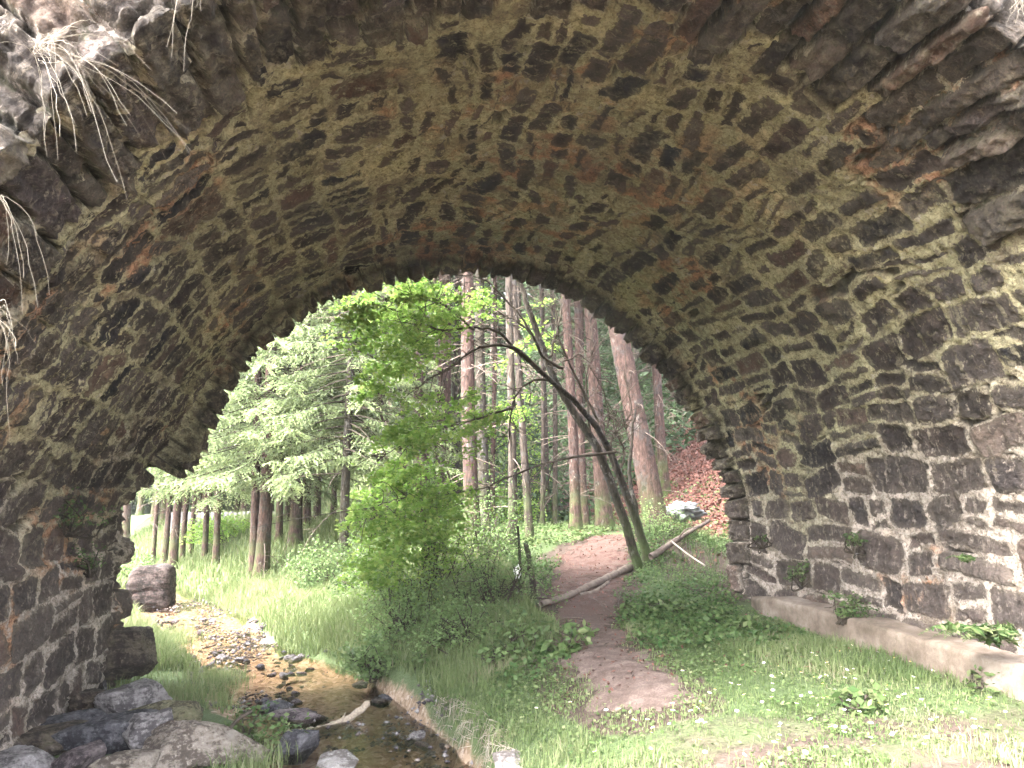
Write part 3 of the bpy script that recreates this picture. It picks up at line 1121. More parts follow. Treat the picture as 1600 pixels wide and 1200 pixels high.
# loose pebbles in the stream: six shapes, copied
protos = []
for k, mt in enumerate([R_DARK, R_PURP, R_GREY, R_BROWN, R_GREY, R_PURP]):
    p, f = rock_mesh((1, .75, .55), 60 + k, 9, 18, 12, .05)
    protos.append(mesh_obj('stream_pebble', p, f, mt))
cnt = 0
r = np.random.default_rng(17)
while cnt < 210:
    y = r.uniform(5.8, 15.5)
    a, b_ = np.interp(y, SY, SL), np.interp(y, SY, SR)
    x = a - .5 + r.random() * (b_ - a + .65)
    if vn(np.array([x * 1.5]), np.array([y * 1.1]), 66)[0] < .40 + .2 * (y < 8):
        continue
    k = r.integers(6)
    o = protos[k]
    if cnt >= 6 or o.get('label'):
        o = protos[k].copy()
        link(o)
    s_ = .05 + .13 * r.random() ** 2.2
    o.location = (x, y, max(hz(x, y), WZ - .03) + s_ * .12)
    o.scale = (s_, s_, s_)
    o.rotation_euler = (r.normal() * .2, r.normal() * .2, r.random() * 6)
    tag(o, 'small loose stone lying in or beside the shallow brown stream', 'pebble', 'loose stones along the stream')
    cnt += 1
for o in protos:
    if not o.get('label'):
        bpy.data.objects.remove(o)

# ribbed brown block far up the stream
q = np.array([-3.95, 17.6, hz(-3.95, 17.6)])
v, f = sphere_dirs(56, 48)
ax = np.abs(v)
rad = 1 / (ax[:, 0] ** 7 + ax[:, 1] ** 7 + ax[:, 2] ** 7) ** (1 / 7)
p = v * rad[:, None] * np.array([.42, .40, .46])
rib = vn(p[:, 2] * 17 + .35 * vn(p[:, 0] * 5, p[:, 1] * 5, 3) * 3, p[:, 0] * 2.1 + p[:, 1] * 2.1, 8) - .5
p *= (1 + .13 * rib + .08 * (vn(p[:, 0] * 9, p[:, 2] * 9 + p[:, 1] * 7, 4) - .5))[:, None]
p[:, 2] += .05 * np.sin((p[:, 0] + .5) * 3.0) + .05 * p[:, 0]
p[:, 0] *= 1 - .14 * p[:, 2]
blk = mat_rock('ribbed_block', (.038, .026, .024), (.013, .009, .008), (.08, .060, .056))
o = mesh_obj('stone_block', p, f, blk)
o.location = (float(q[0]), float(q[1]), float(q[2]) + .38)
tag(o, 'weathered purple-brown block with layered grooves standing upstream by the water', 'block')


# ------------------------------------------------------------------ wood
def bez(pts, n=24):
    pts = np.asarray(pts, float)
    t = np.linspace(0, len(pts) - 1, n)
    i = np.clip(t.astype(int), 0, len(pts) - 2)
    u = (t - i)[:, None]
    p0 = pts[np.maximum(i - 1, 0)]
    p1, p2 = pts[i], pts[i + 1]
    p3 = pts[np.minimum(i + 2, len(pts) - 1)]
    return .5 * (2 * p1 + (p2 - p0) * u + (2 * p0 - 5 * p1 + 4 * p2 - p3) * u ** 2 + (3 * p1 - p0 - 3 * p2 + p3) * u ** 3)


mb = MB()
a = on_ground(442, 1166, -.6)
e_ = on_ground(575, 1132, -.6)
m1 = a + (e_ - a) * .35 + np.array([.02, .0, .0])
pts = bez([a + [0, 0, .09], m1 + [0, 0, .07], a + (e_ - a) * .68 + [0, 0, .08], e_ + [0, 0, .2]], 26)
pts += rng.normal(size=pts.shape) * .006
mb.tube(pts, np.linspace(.042, .03, 26) * (1 + .2 * rng.random(26)), 9)
mb.tube(bez([pts[16], pts[16] + [.03, .0, .05], pts[16] + [.05, .02, .09]], 5), [.02, .015, .01, .008, .004], 6)
DRIFT = mat_plain('bleached_wood', [(.3, (.17, .135, .10)), (.6, (.30, .25, .195)), (.8, (.38, .335, .28))], 6, (9, 9, 9))
tag(mb.build('driftwood', DRIFT), 'bleached bent branch lying across the edge of the stream', 'driftwood')
mb = MB()
p = atY(350, 1150, 7.0)
mb.tube(bez([p, p + [.1, 0, .12], p + [.2, .05, .17]], 8), .016, 6)
tag(mb.build('stick', TWIGD), 'short dark stick poking up by the tan boulder', 'stick')


def gpts(pix, z0, lift):
    return np.array([on_ground(px, py, z0) + [0, 0, lift] for px, py in pix])


mb = MB()
pts = bez(gpts([(845, 950), (880, 940), (920, 922), (955, 905), (985, 890)], .3, .05), 30)
pts[:, 2] += rng.normal(size=30) * .006
mb.tube(pts, np.linspace(.03, .05, 30) * (1 + .25 * rng.random(30)), 9)
mb.tube(bez(gpts([(905, 932), (930, 926), (950, 912)], .3, .02), 12), .025, 7)
tag(mb.build('fallen_branch', mat_plain('grey_deadwood', [(.3, (.08, .06, .05)), (.6, (.16, .13, .11)), (.8, (.24, .2, .175))], 9)), 'thick grey root-like branch lying across the earth path', 'branch')
mb = MB()
pts = bez(np.array([atY(1015, 870, 11.2), atY(1048, 850, 11.6), atY(1085, 828, 12.2), atY(1110, 812, 12.6)]), 20)
pts += np.cumsum(rng.normal(size=pts.shape) * .008, 0)
mb.tube(pts, np.linspace(.045, .025, 20) * (1 + .3 * rng.random(20)), 8)
mb.tube(bez([pts[8], pts[8] + [.1, -.1, .16], pts[8] + [.3, -.12, .2]], 8), np.linspace(.015, .005, 8), 5)
tag(mb.build('fallen_branch', TWIG), 'dead branch sloping up the bank behind the leaning twin trunk', 'branch')
mb = MB()
mb.tube(bez([atY(1048, 845, 10.9), atY(1075, 866, 10.7), atY(1102, 884, 10.5)], 12), .012, 5)
tag(mb.build('stick', mat_plain('pale_twig', [(.3, (.3, .26, .22)), (.7, (.5, .45, .4))])), 'thin pale stick slanting down the bank beside the wall end', 'stick')

# ------------------------------------------------------------------ spruces
def crown_mesh(seed, z0, z1, rmax, n, dens=1., droop=.35, nlen=.075):
    """boughs with drooping side twigs, covered in short needle tufts"""
    r = np.random.default_rng(seed)
    mb = MB()
    tw = MB()
    for k in range(n):
        t = (k + r.random()) / n
        z = z0 + (z1 - z0) * t ** 1.15
        L = rmax * (1 - .92 * ((z - z0) / (z1 - z0 + .01))) * r.uniform(.65, 1.15) + .25
        az = k * 2.399 + r.normal() * .3
        dx = np.array([cos(az), sin(az), 0])
        sdv = np.array([-sin(az), cos(az), 0])
        s = np.linspace(0, 1, 9)
        cur = np.array([0, 0, z]) + dx * (L * s)[:, None] + np.array([0, 0, 1.]) * (-droop * L * s ** 1.6 + .22 * L * s ** 3.2 + .05 * L * s)[:, None]
        cur += sdv * (np.sin(s * 2 + r.random() * 6) * .06 * L)[:, None]
        tw.tube(cur, np.linspace(.022, .006, 9), 3, .3, False)
        m = int(L / .085 * dens)
        tt = r.uniform(.18, 1, m) ** .8
        base = np.stack([np.interp(tt, s, cur[:, c]) for c in range(3)], 1)
        side = np.where(r.random(m) < .5, -1., 1.)
        ln = (.12 + .34 * np.sin(np.clip(tt, 0, 1) * pi * .85) * min(1, L / 1.4)) * r.uniform(.6, 1.2, m)
        dirv = dx * r.uniform(.25, .75, m)[:, None] + sdv * (side * r.uniform(.5, 1, m))[:, None] + np.array([0, 0, -1.]) * r.uniform(.05, .95, m)[:, None]
        dirv /= np.linalg.norm(dirv, axis=1)[:, None]
        q = 6
        for j in range(q):
            f_ = (j + .6) / q
            c = base + dirv * (ln * f_)[:, None] + np.array([0, 0, -1.]) * (.18 * ln * f_ ** 2)[:, None]
            c = np.repeat(c, 2, 0)
            dd_ = np.repeat(dirv, 2, 0) + r.normal(size=(len(c), 3)) * .45
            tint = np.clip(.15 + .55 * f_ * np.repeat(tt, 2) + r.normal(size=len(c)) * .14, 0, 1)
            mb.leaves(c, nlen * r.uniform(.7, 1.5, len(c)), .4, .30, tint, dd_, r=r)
    return mb, tw


def trunk_mesh(h, r0, seed, lean=(0, 0), sides=12, flare=1.45, wob=.03):
    r = np.random.default_rng(seed)
    n = 26
    s = np.linspace(0, 1, n) ** 1.4
    z = -.25 + (h + .25) * s
    pts = np.stack([lean[0] * z + wob * np.sin(z * .7 + seed), lean[1] * z + wob * np.cos(z * .6 + seed), z], 1)
    rad = r0 * (1 - .72 * s) * (1 + (flare - 1) * np.exp(-np.maximum(z, 0) / .28)) * (1 + .05 * r.random(n))
    mb = MB()
    mb.tube(pts, rad, sides)
    return mb, pts, rad


def snag_mesh(pts, rad, seed, n, lmax, z0=.8, z1=9):
    """dead lower branches: thin, bent down, with side twigs"""
    r = np.random.default_rng(seed)
    mb = MB()
    for k in range(n):
        z = r.uniform(z0, z1)
        c = np.array([np.interp(z, pts[:, 2], pts[:, i]) for i in range(3)])
        az = r.random() * 2 * pi
        L = lmax * r.uniform(.25, 1.)
        d_ = np.array([cos(az), sin(az), 0])
        sd_ = np.array([-sin(az), cos(az), 0])
        s = np.linspace(0, 1, 7)
        up = r.uniform(-.35, .15)
        cur = c + d_ * (L * s)[:, None] + np.array([0, 0, 1.]) * (L * (up * s - .25 * s ** 2 + .1 * r.normal() * s ** 3))[:, None] + sd_ * (L * .12 * r.normal() * s ** 2)[:, None]
        mb.tube(cur, np.linspace(.013, .004, 7), 3, r.random(), False)
        for j in range(int(L * 4)):
            t = r.uniform(.3, .95)
            b0 = np.array([np.interp(t, s, cur[:, i]) for i in range(3)])
            dd_ = d_ * r.uniform(.2, .8) + sd_ * r.choice([-1, 1]) * r.uniform(.4, 1) + np.array([0, 0, r.uniform(-.5, .2)])
            l2 = L * r.uniform(.15, .4) * (1.1 - t)
            mb.tube(np.array([b0, b0 + dd_ * l2 * .5, b0 + dd_ * l2 + [0, 0, -.1 * l2]]), [.006, .005, .002], 3, r.random(), False)
    return mb


crown_hi = []                                     # crowns above the picture, shared meshes


def share(proto, name, parent, loc=(0, 0, 0), rz=0, sc=1.):
    o = proto.copy()
    o.name = name
    link(o, parent)
    o.location = loc
    o.rotation_euler = (0, 0, rz)
    o.scale = (sc, sc, sc)
    return o


CR = {}
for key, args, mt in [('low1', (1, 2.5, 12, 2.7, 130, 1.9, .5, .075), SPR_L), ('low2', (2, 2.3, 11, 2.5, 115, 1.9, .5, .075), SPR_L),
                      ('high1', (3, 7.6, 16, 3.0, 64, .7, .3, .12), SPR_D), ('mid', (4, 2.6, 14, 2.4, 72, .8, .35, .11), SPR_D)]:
    mb, tw = crown_mesh(*args)
    CR[key] = (mb, tw, mt)
CRO = {}


def put_crown(key, parent, rz, sc=1.):
    if key not in CRO:
        mb, tw, mt = CR[key]
        a = mb.build('crown', mt, parent)
        c = tw.build('branches', TWIGD, parent)
        CRO[key] = (a, c)
        for o in (a, c):
            o.rotation_euler = (0, 0, rz)
            o.scale = (sc, sc, sc)
        return
    for o, nm in zip(CRO[key], ('crown', 'branches')):
        share(o, nm, parent, rz=rz, sc=sc)


def spruce(px, Y, wpx, label, crown=None, lean=(0, 0), snags=0, lmax=1.1, bark=BARK, h=16, seed=0, rz=0., sc=1., name='spruce_tree', group=None, z1=9, cat='tree', flare=1.45):
    d = ray(px, 800)
    x = d[0] / d[1] * Y
    z = hz(x, Y)
    dist = Y / (d[1] / 1.0) * 1.0
    dist = Y / d[1]
    r0 = wpx * dist / FPX / 2
    root = empty(name, (x, Y, z), label=label, cat=cat, group=group)
    mb, pts, rad = trunk_mesh(h, r0, seed, lean, 14 if wpx > 16 else 8, flare)
    mb.build('trunk', bark, root)
    if snags:
        snag_mesh(pts, rad, seed + 100, snags, lmax, .7, z1).build('dead_twig_sprays', TWIG, root)
    if crown:
        put_crown(crown, root, rz, sc)
    return root


# the light green spruces by the meadow
GL = 'light green spruces at the meadow edge'
spruce(413, 18.6, 22, 'thick spruce trunk of the pair at the meadow edge under drooping pale boughs', 'low1', (0, 0), 14, 1.6, BARK, 15, 201, .4, 1.0, group=GL)
spruce(398, 19.0, 14, 'thinner trunk close against the thick spruce at the meadow edge', 'low2', (-.01, 0), 10, 1.4, BARK, 14, 202, 1.7, 1.0, group=GL)
spruce(340, 22.5, 10, 'slim spruce with pale boughs near the grey board fence', 'low2', (0, 0), 10, 1.4, BARK, 14, 203, 2.5, 1.15, group=GL)
spruce(463, 20.5, 20, 'spruce trunk third along from the meadow pair, with boughs above head height', 'low1', (.01, 0), 14, 1.4, BARK, 15, 204, 3.3, 1.1, group=GL)
spruce(541, 17.2, 15, 'dark spruce trunk hung with pale boughs behind the shrubs', 'low2', (-.005, 0), 26, 2.0, BARKD, 14, 205, 4.1, .95, group=GL)
spruce(590, 19.5, 16, 'spruce with green boughs and brown dead twigs behind the leafy shrub', 'low1', (.0, 0), 34, 2.2, BARK, 15, 206, 5.2, .95, group=GL)
spruce(262, 24.0, 9, 'slim spruce trunk left of the ribbed block', 'low1', (0, 0), 14, 1.5, BARK, 14, 207, .9, 1.2, group=GL)
for k, (px, Y, wp) in enumerate([(246, 25.5, 7), (277, 23.0, 13), (289, 25, 8), (301, 26, 7), (322, 24, 9), (437, 22, 11), (480, 22.5, 13), (497, 24, 11), (450, 25, 9), (520, 25, 9)]):
    spruce(px, Y, wp, 'narrow bare trunk in the spruce row behind the meadow and the ribbed block', 'mid' if k % 2 else None, (0, 0), 12, 1.3, BARK, 14, 230 + k, k * 1.3, 1., group='narrow trunks behind the meadow', z1=5)

# the tall bare trunks in the shaded wood
for (px, Y, wp, ln, sn, bk, lab, cr) in [
    (1026, 14.0, 37, (-.16, .02), 22, BARK, 'thickest reddish trunk by the wall end, with a pale lichen patch', 'high1'),
    (947, 16.6, 25, (-.065, .0), 30, BARK, 'thick straight red-brown trunk behind the path, mossy at its foot', 'high1'),
    (899, 16.0, 17, (-.03, .0), 36, BARK, 'slim red-brown trunk close to a thinner one, left of the thick mossy-footed trunk', 'high1'),
    (915, 17.6, 14, (-.03, .0), 30, BARK, 'thin trunk between the two red-brown trunks behind the path', None),
    (1042, 17.5, 16, (-.06, .0), 26, BARK, 'thin red trunk half hidden behind the thickest trunk', 'high1'),
    (738, 14.2, 24, (-.025, .0), 60, BARK, 'tall trunk rising behind the leafy shrub with many dead twigs', 'high1'),
    (756, 16.4, 18, (-.02, .0), 46, BARKD, 'dark trunk just behind the tall twiggy trunk', None),
    (799, 13.2, 15, (-.005, .0), 34, BARKG, 'grey-brown trunk with a mossy foot beside the thin posts', None),
    (825, 14.2, 13, (-.05, .0), 30, BARKG, 'thin grey trunk leaning slightly with a gnarled foot', None),
    (848, 18.2, 8, (.0, .0), 26, BARKG, 'thinnest grey pole-like trunk in the sunny green patch', None),
    (867, 18.4, 9, (.0, .0), 26, BARKG, 'pole-like trunk beside the thinnest one in the green patch', None),
    (771, 19.2, 9, (.0, .0), 30, BARK, 'thin reddish trunk standing before the red leaf slope', None),
    (690, 19.0, 26, (.0, .0), 46, BARK, 'broad pinkish-brown trunk showing between the leaf sprays', 'high1'),
    (655, 18.0, 22, (-.01, .0), 46, BARK, 'broad pale-brown trunk behind the upper leaf sprays', 'high1'),
    (712, 20.5, 16, (.0, .0), 40, BARKD, 'dark trunk right beside the broad pinkish-brown one', None),
    (627, 21.0, 16, (.0, .0), 40, BARK, 'trunk at the border between pale boughs and brown twigs', 'high1'),
]:
    spruce(px, Y, wp, lab, 'high1', ln, sn, 1.25, bk, 17, int(px), px * .1, 1., group='bare trunks in the shaded wood')

# many more trunks up the wooded slope
r = np.random.default_rng(5)
k = 0
while k < 46:
    px = r.uniform(540, 1240)
    Y = r.uniform(20, 44)
    x = ray(px, 800)[0] / ray(px, 800)[1] * Y
    if x < .5 and Y < 26:
        continue
    spruce(px, Y, r.uniform(.18, .30) * FPX / Y, 'straight conifer trunk deep in the dim wood on the slope', ['mid', 'high1', 'high1'][k % 3], (r.normal() * .012, 0), 34, 1.7,
           [BARK, BARKG, BARKD][k % 3], 17, 400 + k, r.random() * 6, 1., group='trunks deep in the wood')
    k += 1
for k in range(26):
    px = r.uniform(120, 620)
    Y = r.uniform(30, 48)
    spruce(px, Y, .34 * FPX / Y, 'spruce with low boughs in the far wood beyond the meadow', ['low2', 'mid', 'low1'][k % 3], (0, 0), 0, 1,
           BARK, 15, 500 + k, r.random() * 6, 1.15, group='spruces of the far wood')

# dim undergrowth up the slope between the trunks
mb = MB()
n = 70000
Y = r.uniform(20.5, 40, n)
x = r.uniform(.05, .62, n) * Y
cl_ = vn(x * .55, Y * .55, 78)
z = height(x, Y) + r.random(n) ** 1.6 * (.4 + 3.2 * sstep(.35, .7, cl_))
c = np.stack([x, Y, z], 1)[r.random(n) < .35 + .65 * sstep(.35, .55, cl_)]
mb.leaves(c, r.uniform(.1, .3, len(c)), .4, .4, np.clip(r.normal(size=len(c)) * .2 + .3, 0, 1), r=r)
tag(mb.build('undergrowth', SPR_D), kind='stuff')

# far wood as one mass behind all that
mb = MB()
n = 110000
ang = r.uniform(-.75, .95, n)
Y = r.uniform(46, 62, n)
x = np.tan(ang) * Y
z = height(x, Y) + r.random(n) ** 1.2 * 15
keep = vn(x * .35, z * .35 + Y * .1, 77) > .22
c = np.stack([x, Y, z], 1)[keep]
mb.leaves(c, r.uniform(.4, 1.1, len(c)), .3, .5, r.random(len(c)))
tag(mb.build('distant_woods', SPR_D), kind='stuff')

# ------------------------------------------------------------------ grey board fence far back
fence = empty('board_fence', atY(335, 868, 29.5), label='weathered grey board fence far behind the spruces', cat='fence')
FM = mat_plain('grey_boards', [(.3, (.07, .066, .068)), (.7, (.14, .132, .135))], 5, (1, 1, .1))
mb = MB()
for k in range(34):
    x0 = -1.6 + k * .155
    hgt_ = 1.5 + .06 * random.random()
    v = [(x0 + a, b_, c) for a in (0, .145) for b_ in (0, .025) for c in (-.3, hgt_)]
    mb.add(v, [(0, 1, 3, 2), (4, 6, 7, 5), (0, 4, 5, 1), (2, 3, 7, 6), (0, 2, 6, 4), (1, 5, 7, 3)])
mb.build('board_panel', FM, fence, False)
for z in (.35, 1.2):
    mb = MB()
    v = [(a, b_, c) for a in (-1.65, 3.75) for b_ in (.03, .09) for c in (z, z + .1)]
    mb.add(v, [(0, 1, 3, 2), (4, 6, 7, 5), (0, 4, 5, 1), (2, 3, 7, 6), (0, 2, 6, 4), (1, 5, 7, 3)])
    mb.build('rail', FM, fence, False)

# ------------------------------------------------------------------ leaning twin-stemmed tree with leaf sprays
base = np.array([4.15, 11.3, 0])
base[2] = hz(base[0], base[1])
lt = empty('leaning_tree', base, label='dark leaning tree with twin stems and bright leaf sprays beside the path', cat='tree')


def stem(pix, r0, r1, n=26, sides=9):
    pts = np.array([atY(px, py, Y) for px, py, Y in pix])
    pts = bez(pts, n) - base
    pts += rng.normal(size=pts.shape) * .008
    return pts, r1 + (r0 - r1) * (1 - np.linspace(0, 1, n)) ** 1.35


def low(pts):
    pts = pts.copy()
    return pts


mb = MB()
sA = stem([(1016, 905, 11.3), (1010, 868, 11.3), (985, 790, 11.3), (947, 695, 11.2), (905, 635, 11.0), (850, 585, 10.8), (812, 552, 10.7), (790, 538, 10.7)], .086, .022)
sB = stem([(1000, 905, 11.2), (992, 868, 11.15), (958, 762, 11.1), (927, 692, 11.1), (889, 632, 11.15), (861, 580, 11.15), (845, 533, 11.15), (825, 477, 11.1), (814, 445, 11.1), (795, 400, 11.1)], .078, .036)
sC = stem([(1008, 860, 11.4), (992, 790, 11.5), (983, 735, 11.6), (988, 690, 11.7), (992, 640, 11.8)], .05, .018)
for p_, r_ in (sA, sB, sC):
    mb.tube(p_, r_, 10)
mb.build('trunk', BARKD, lt)
mb = MB()
limbs = [([(812, 552, 10.7), (780, 520, 10.7), (740, 515, 10.6), (690, 518, 10.5), (640, 500, 10.4), (580, 480, 10.3)], .026, .008),
         ([(850, 585, 10.8), (800, 545, 10.6), (752, 545, 10.5), (700, 575, 10.4), (640, 610, 10.3)], .038, .008),
         ([(905, 635, 11.), (855, 590, 10.9), (815, 600, 10.8), (798, 640, 10.7), (790, 690, 10.6)], .03, .008),
         ([(880, 575, 11.1), (850, 560, 11.), (830, 520, 10.9), (800, 480, 10.9), (760, 440, 10.8), (720, 430, 10.7)], .03, .008),
         ([(960, 705, 11.1), (900, 712, 10.9), (850, 722, 10.8), (800, 742, 10.7), (760, 760, 10.6), (700, 770, 10.5)], .026, .008),
         ([(935, 660, 11.2), (890, 560, 11.1), (872, 500, 11.), (868, 450, 11.)], .024, .008),
         ([(970, 730, 11.3), (975, 700, 11.3), (960, 660, 11.3), (990, 600, 11.3)], .02, .006),
         ([(800, 640, 10.7), (760, 650, 10.5), (700, 670, 10.3), (640, 690, 10.2), (600, 715, 10.1)], .022, .006),
         ([(880, 570, 11.1), (905, 560, 11.1), (935, 610, 11.2), (945, 660, 11.3)], .014, .006),
         ([(985, 690, 11.7), (970, 660, 11.7), (940, 650, 11.6)], .014, .005),
         ([(858, 560, 11.15), (872, 510, 11.2), (880, 460, 11.3), (876, 420, 11.3)], .02, .006),
          ([(925, 690, 11.1), (915, 600, 11.2), (925, 540, 11.3), (915, 480, 11.4)], .018, .005),
          ([(845, 533, 11.15), (800, 500, 11.1), (770, 490, 11.), (730, 470, 10.9)], .016, .005),
          ([(965, 745, 11.1), (955, 690, 11.2), (985, 640, 11.4), (975, 580, 11.5)], .018, .005),
          ([(740, 515, 10.6), (700, 480, 10.5), (660, 460, 10.4), (610, 470, 10.3)], .02, .006),
         ([(700, 770, 10.5), (650, 775, 10.3), (600, 785, 10.2), (560, 800, 10.1)], .014, .005)]
lp = []
for pix, a_, b_ in limbs:
    p_, r_ = stem(pix, a_, b_, 22)
    p_ += np.cumsum(rng.normal(size=p_.shape) * .006, 0)
    mb.tube(p_, r_, 6)
    lp.append(p_)
    for j in range(22):
        i0 = rng.integers(4, 21)
        dd_ = (p_[min(i0 + 1, 21)] - p_[i0 - 1])
        dd_ /= np.linalg.norm(dd_)
        dd_ = dd_ * .6 + rng.normal(size=3) * .55
        L = rng.uniform(.2, .75)
        q_ = bez([p_[i0], p_[i0] + dd_ * L * .5 + rng.normal(size=3) * .04, p_[i0] + dd_ * L + np.array([0, 0, -.08])], 7)
        mb.tube(q_, np.linspace(.008, .003, 7), 4, cap=False)
mb.build('limbs', TWIGD, lt)
mb = MB()
# flat drooping sprays of leaves: each entry is a spray's middle, half size in pixels, depth
sprays = []
r = np.random.default_rng(9)
for (px, py, rx, ry, Y, n, ns) in [
    (600, 505, 95, 50, 10.5, 2600, 26), (650, 460, 80, 28, 10.7, 1700, 18), (560, 490, 45, 30, 10.2, 700, 9), (600, 590, 40, 36, 10.2, 700, 10), (680, 500, 60, 50, 10.8, 1100, 13),
    (700, 665, 75, 34, 10.2, 1700, 17), (640, 690, 60, 26, 10.0, 1200, 12), (745, 640, 40, 30, 10.5, 700, 8), (620, 735, 40, 34, 10.0, 700, 8), (570, 600, 25, 20, 10.1, 260, 4),
    (655, 770, 95, 40, 10.3, 1700, 18), (600, 800, 60, 45, 10.1, 1200, 12), (620, 850, 70, 40, 10.0, 1500, 16), (680, 810, 60, 40, 10.3, 1000, 11), (590, 890, 55, 30, 9.9, 800, 9), (630, 560, 60, 40, 10.3, 900, 11), (840, 530, 40, 60, 12.2, 420, 9), (810, 640, 30, 60, 12.2, 320, 7), (745, 470, 55, 34, 11.2, 420, 9)]:
    per = n // ns
    for j in range(ns):
        c = np.array([r.normal() * .45, r.normal() * .45])
        p0 = atY(px + c[0] * rx, py + c[1] * ry, Y + r.normal() * .45) - base
        u = r.random(per)
        L = rx * .75 * Y / FPX * r.uniform(.6, 1.2)
        az = r.normal() * .5 + pi
        dv_ = np.array([cos(az), sin(az) * .7, -.18 + r.normal() * .15])
        sv_ = np.array([-dv_[1], dv_[0], r.normal() * .2])
        wv_ = r.normal(size=per) * (.10 + .14 * np.sin(u * pi))
        pp = p0 + dv_ * ((u - .5) * L)[:, None] + sv_ * wv_[:, None] + np.array([0, 0, 1.]) * (-.12 * L * u ** 2 + r.normal(size=per) * .03)[:, None]
        mb.leaves(pp, r.uniform(.045, .085, per), .62, .66, np.clip(r.normal(size=per) * .2 + .35 + .3 * u, 0, 1), r=r)
mb.build('leaves', LEAF, lt)


# ------------------------------------------------------------------ shrubs and plants
def shrub(name, label, pos, size, n, mat, leaf=.045, seed=0, stems=18, cat='shrub', up=.45, group=None, clump=26, twig=TWIGD, low_=.05):
    r = np.random.default_rng(seed)
    root = empty(name, pos, label=label, cat=cat, group=group)
    size = np.asarray(size, float)
    tw = MB()
    lf = MB()
    cl = r.normal(size=(clump, 3))
    cl /= np.linalg.norm(cl, axis=1)[:, None]
    cl *= (r.random(clump) ** .45)[:, None]
    cl[:, 2] = np.abs(cl[:, 2]) * .98 + low_
    tips = cl * size
    for k in range(clump):
        a_ = r.normal(size=3) * .08 * size
        a_[2] = -.08
        q_ = bez([a_, a_ * .4 + tips[k] * .5 + r.normal(size=3) * .06, tips[k]], 8)
        tw.tube(q_, np.linspace(.013, .004, 8), 4, cap=False)
        for j in range(3):
            e0 = q_[r.integers(3, 8)]
            tw.tube(np.array([e0, e0 + r.normal(size=3) * .12 * size, e0 + r.normal(size=3) * .2 * size]), [.006, .004, .002], 3, cap=False)
    ci = r.integers(0, clump, n)
    sig = .20 * r.uniform(.6, 1.2, clump)
    p = tips[ci] + r.normal(size=(n, 3)) * (sig[ci])[:, None] * size
    p[:, 2] = np.where(p[:, 2] < 0, np.abs(p[:, 2]) * .4, p[:, 2])
    # clump tint varies a little from twig to twig
    tb = r.uniform(.2, .7, clump)
    lf.leaves(p, r.uniform(.6, 1.3, n) * leaf, up, .6, np.clip(tb[ci] + r.normal(size=n) * .16, 0, 1), r=r)
    tw.build('stems', twig, root)
    lf.build('foliage', mat, root)
    return root


def gp(x, y, dz=-.03):
    return (x, y, hz(x, y) + dz)


shrub('leafy_shrub', 'large green shrub on the bank beyond the arch below the leaf sprays', gp(1.05, 10.7), (1.05, .8, 1.75), 6200, LEAF, .05, 1, clump=40)
shrub('leafy_shrub', 'twiggy grey-green bush between the large shrub and the path', gp(1.85, 9.6), (.72, .6, .85), 3000, LEAFB, .036, 2, clump=34)
shrub('leafy_shrub', 'low round bush with larger leaves at the grassy bank edge', gp(.42, 9.5), (.42, .4, .45), 1500, LEAFB, .06, 3)
shrub('leafy_shrub', 'bush with pale leaves in the meadow behind the large shrub', gp(.55, 13.2), (.8, .7, 1.0), 4200, LEAFB, .05, 4, clump=34)
shrub('leafy_shrub', 'loose bush under the dark spruce trunk beside the meadow', gp(-.3, 16.0), (.9, .7, .75), 3000, LEAFB, .06, 5)
shrub('leafy_shrub', 'dark twiggy bush at the foot of the tall trunks', gp(2.1, 12.6), (.9, .8, 1.1), 2800, LEAFB, .045, 6, clump=36)
shrub('leafy_shrub', 'bush hugging the near end of the twiggy grey-green one', gp(1.35, 8.75), (.6, .5, .55), 2800, LEAFB, .04, 7)
shrub('leafy_shrub', 'low bush on the bank below the leaf sprays toward the stream', gp(.75, 10.0), (.6, .5, .8), 3600, LEAFB, .045, 8)
shrub('leafy_shrub', 'sunlit bright bush beside the grey board fence', gp(-3.6, 25.5), (1.6, 1.0, .8), 3000, LEAF, .09, 9)
shrub('leafy_shrub', 'rounded green bush beyond the ribbed block', gp(-5.4, 21.5), (1.2, 1., .9), 2600, LEAFB, .08, 10)
shrub('leafy_shrub', 'small dark bush against the bank by the wall end', gp(5.15, 12.5), (.5, .6, .55), 1800, LEAFB, .04, 11)
shrub('leafy_shrub', 'shrub with fresh leaves at the wood edge behind the tall trunks', gp(3.6, 20), (1.4, 1., 1.2), 2600, LEAF, .08, 12)
shrub('leafy_shrub', 'bright leafy sapling far among the poles on the green patch', gp(4.6, 22.5), (1.2, 1., 3.4), 2400, LEAF, .1, 13)

# plants that cling to the masonry
for (px, py, X, s_, n, lab, mt, seed) in [
    (1252, 908, 5.02, (.16, .12, .2), 190, 'small ivy sprig rooted in a joint of the right-hand wall', COVER, 31),
    (1335, 852, 5.0, (.14, .12, .12), 130, 'tuft of green leaves in the open joint of the right-hand wall', COVER, 32),
    (1312, 962, 4.8, (.36, .16, .2), 460, 'spreading green plant growing on the concrete ledge', COVER, 33),
    (1192, 846, 5.02, (.1, .1, .1), 70, 'tiny green plant high in the wall near the arch end', COVER, 34),
    (112, 822, -2.42, (.3, .3, .3), 420, 'dark green ferny growth on the left-hand abutment', LEAFB, 35),
    (140, 888, -2.42, (.2, .22, .22), 240, 'small-leaved plant below the ferny growth on the left-hand abutment', LEAFB, 36),
]:
    p = atX(px, py, X)
    shrub('wall_plant', lab, p, s_, n, mt, .04 if mt is COVER else .035, seed, clump=9, cat='plant', twig=TWIGD)


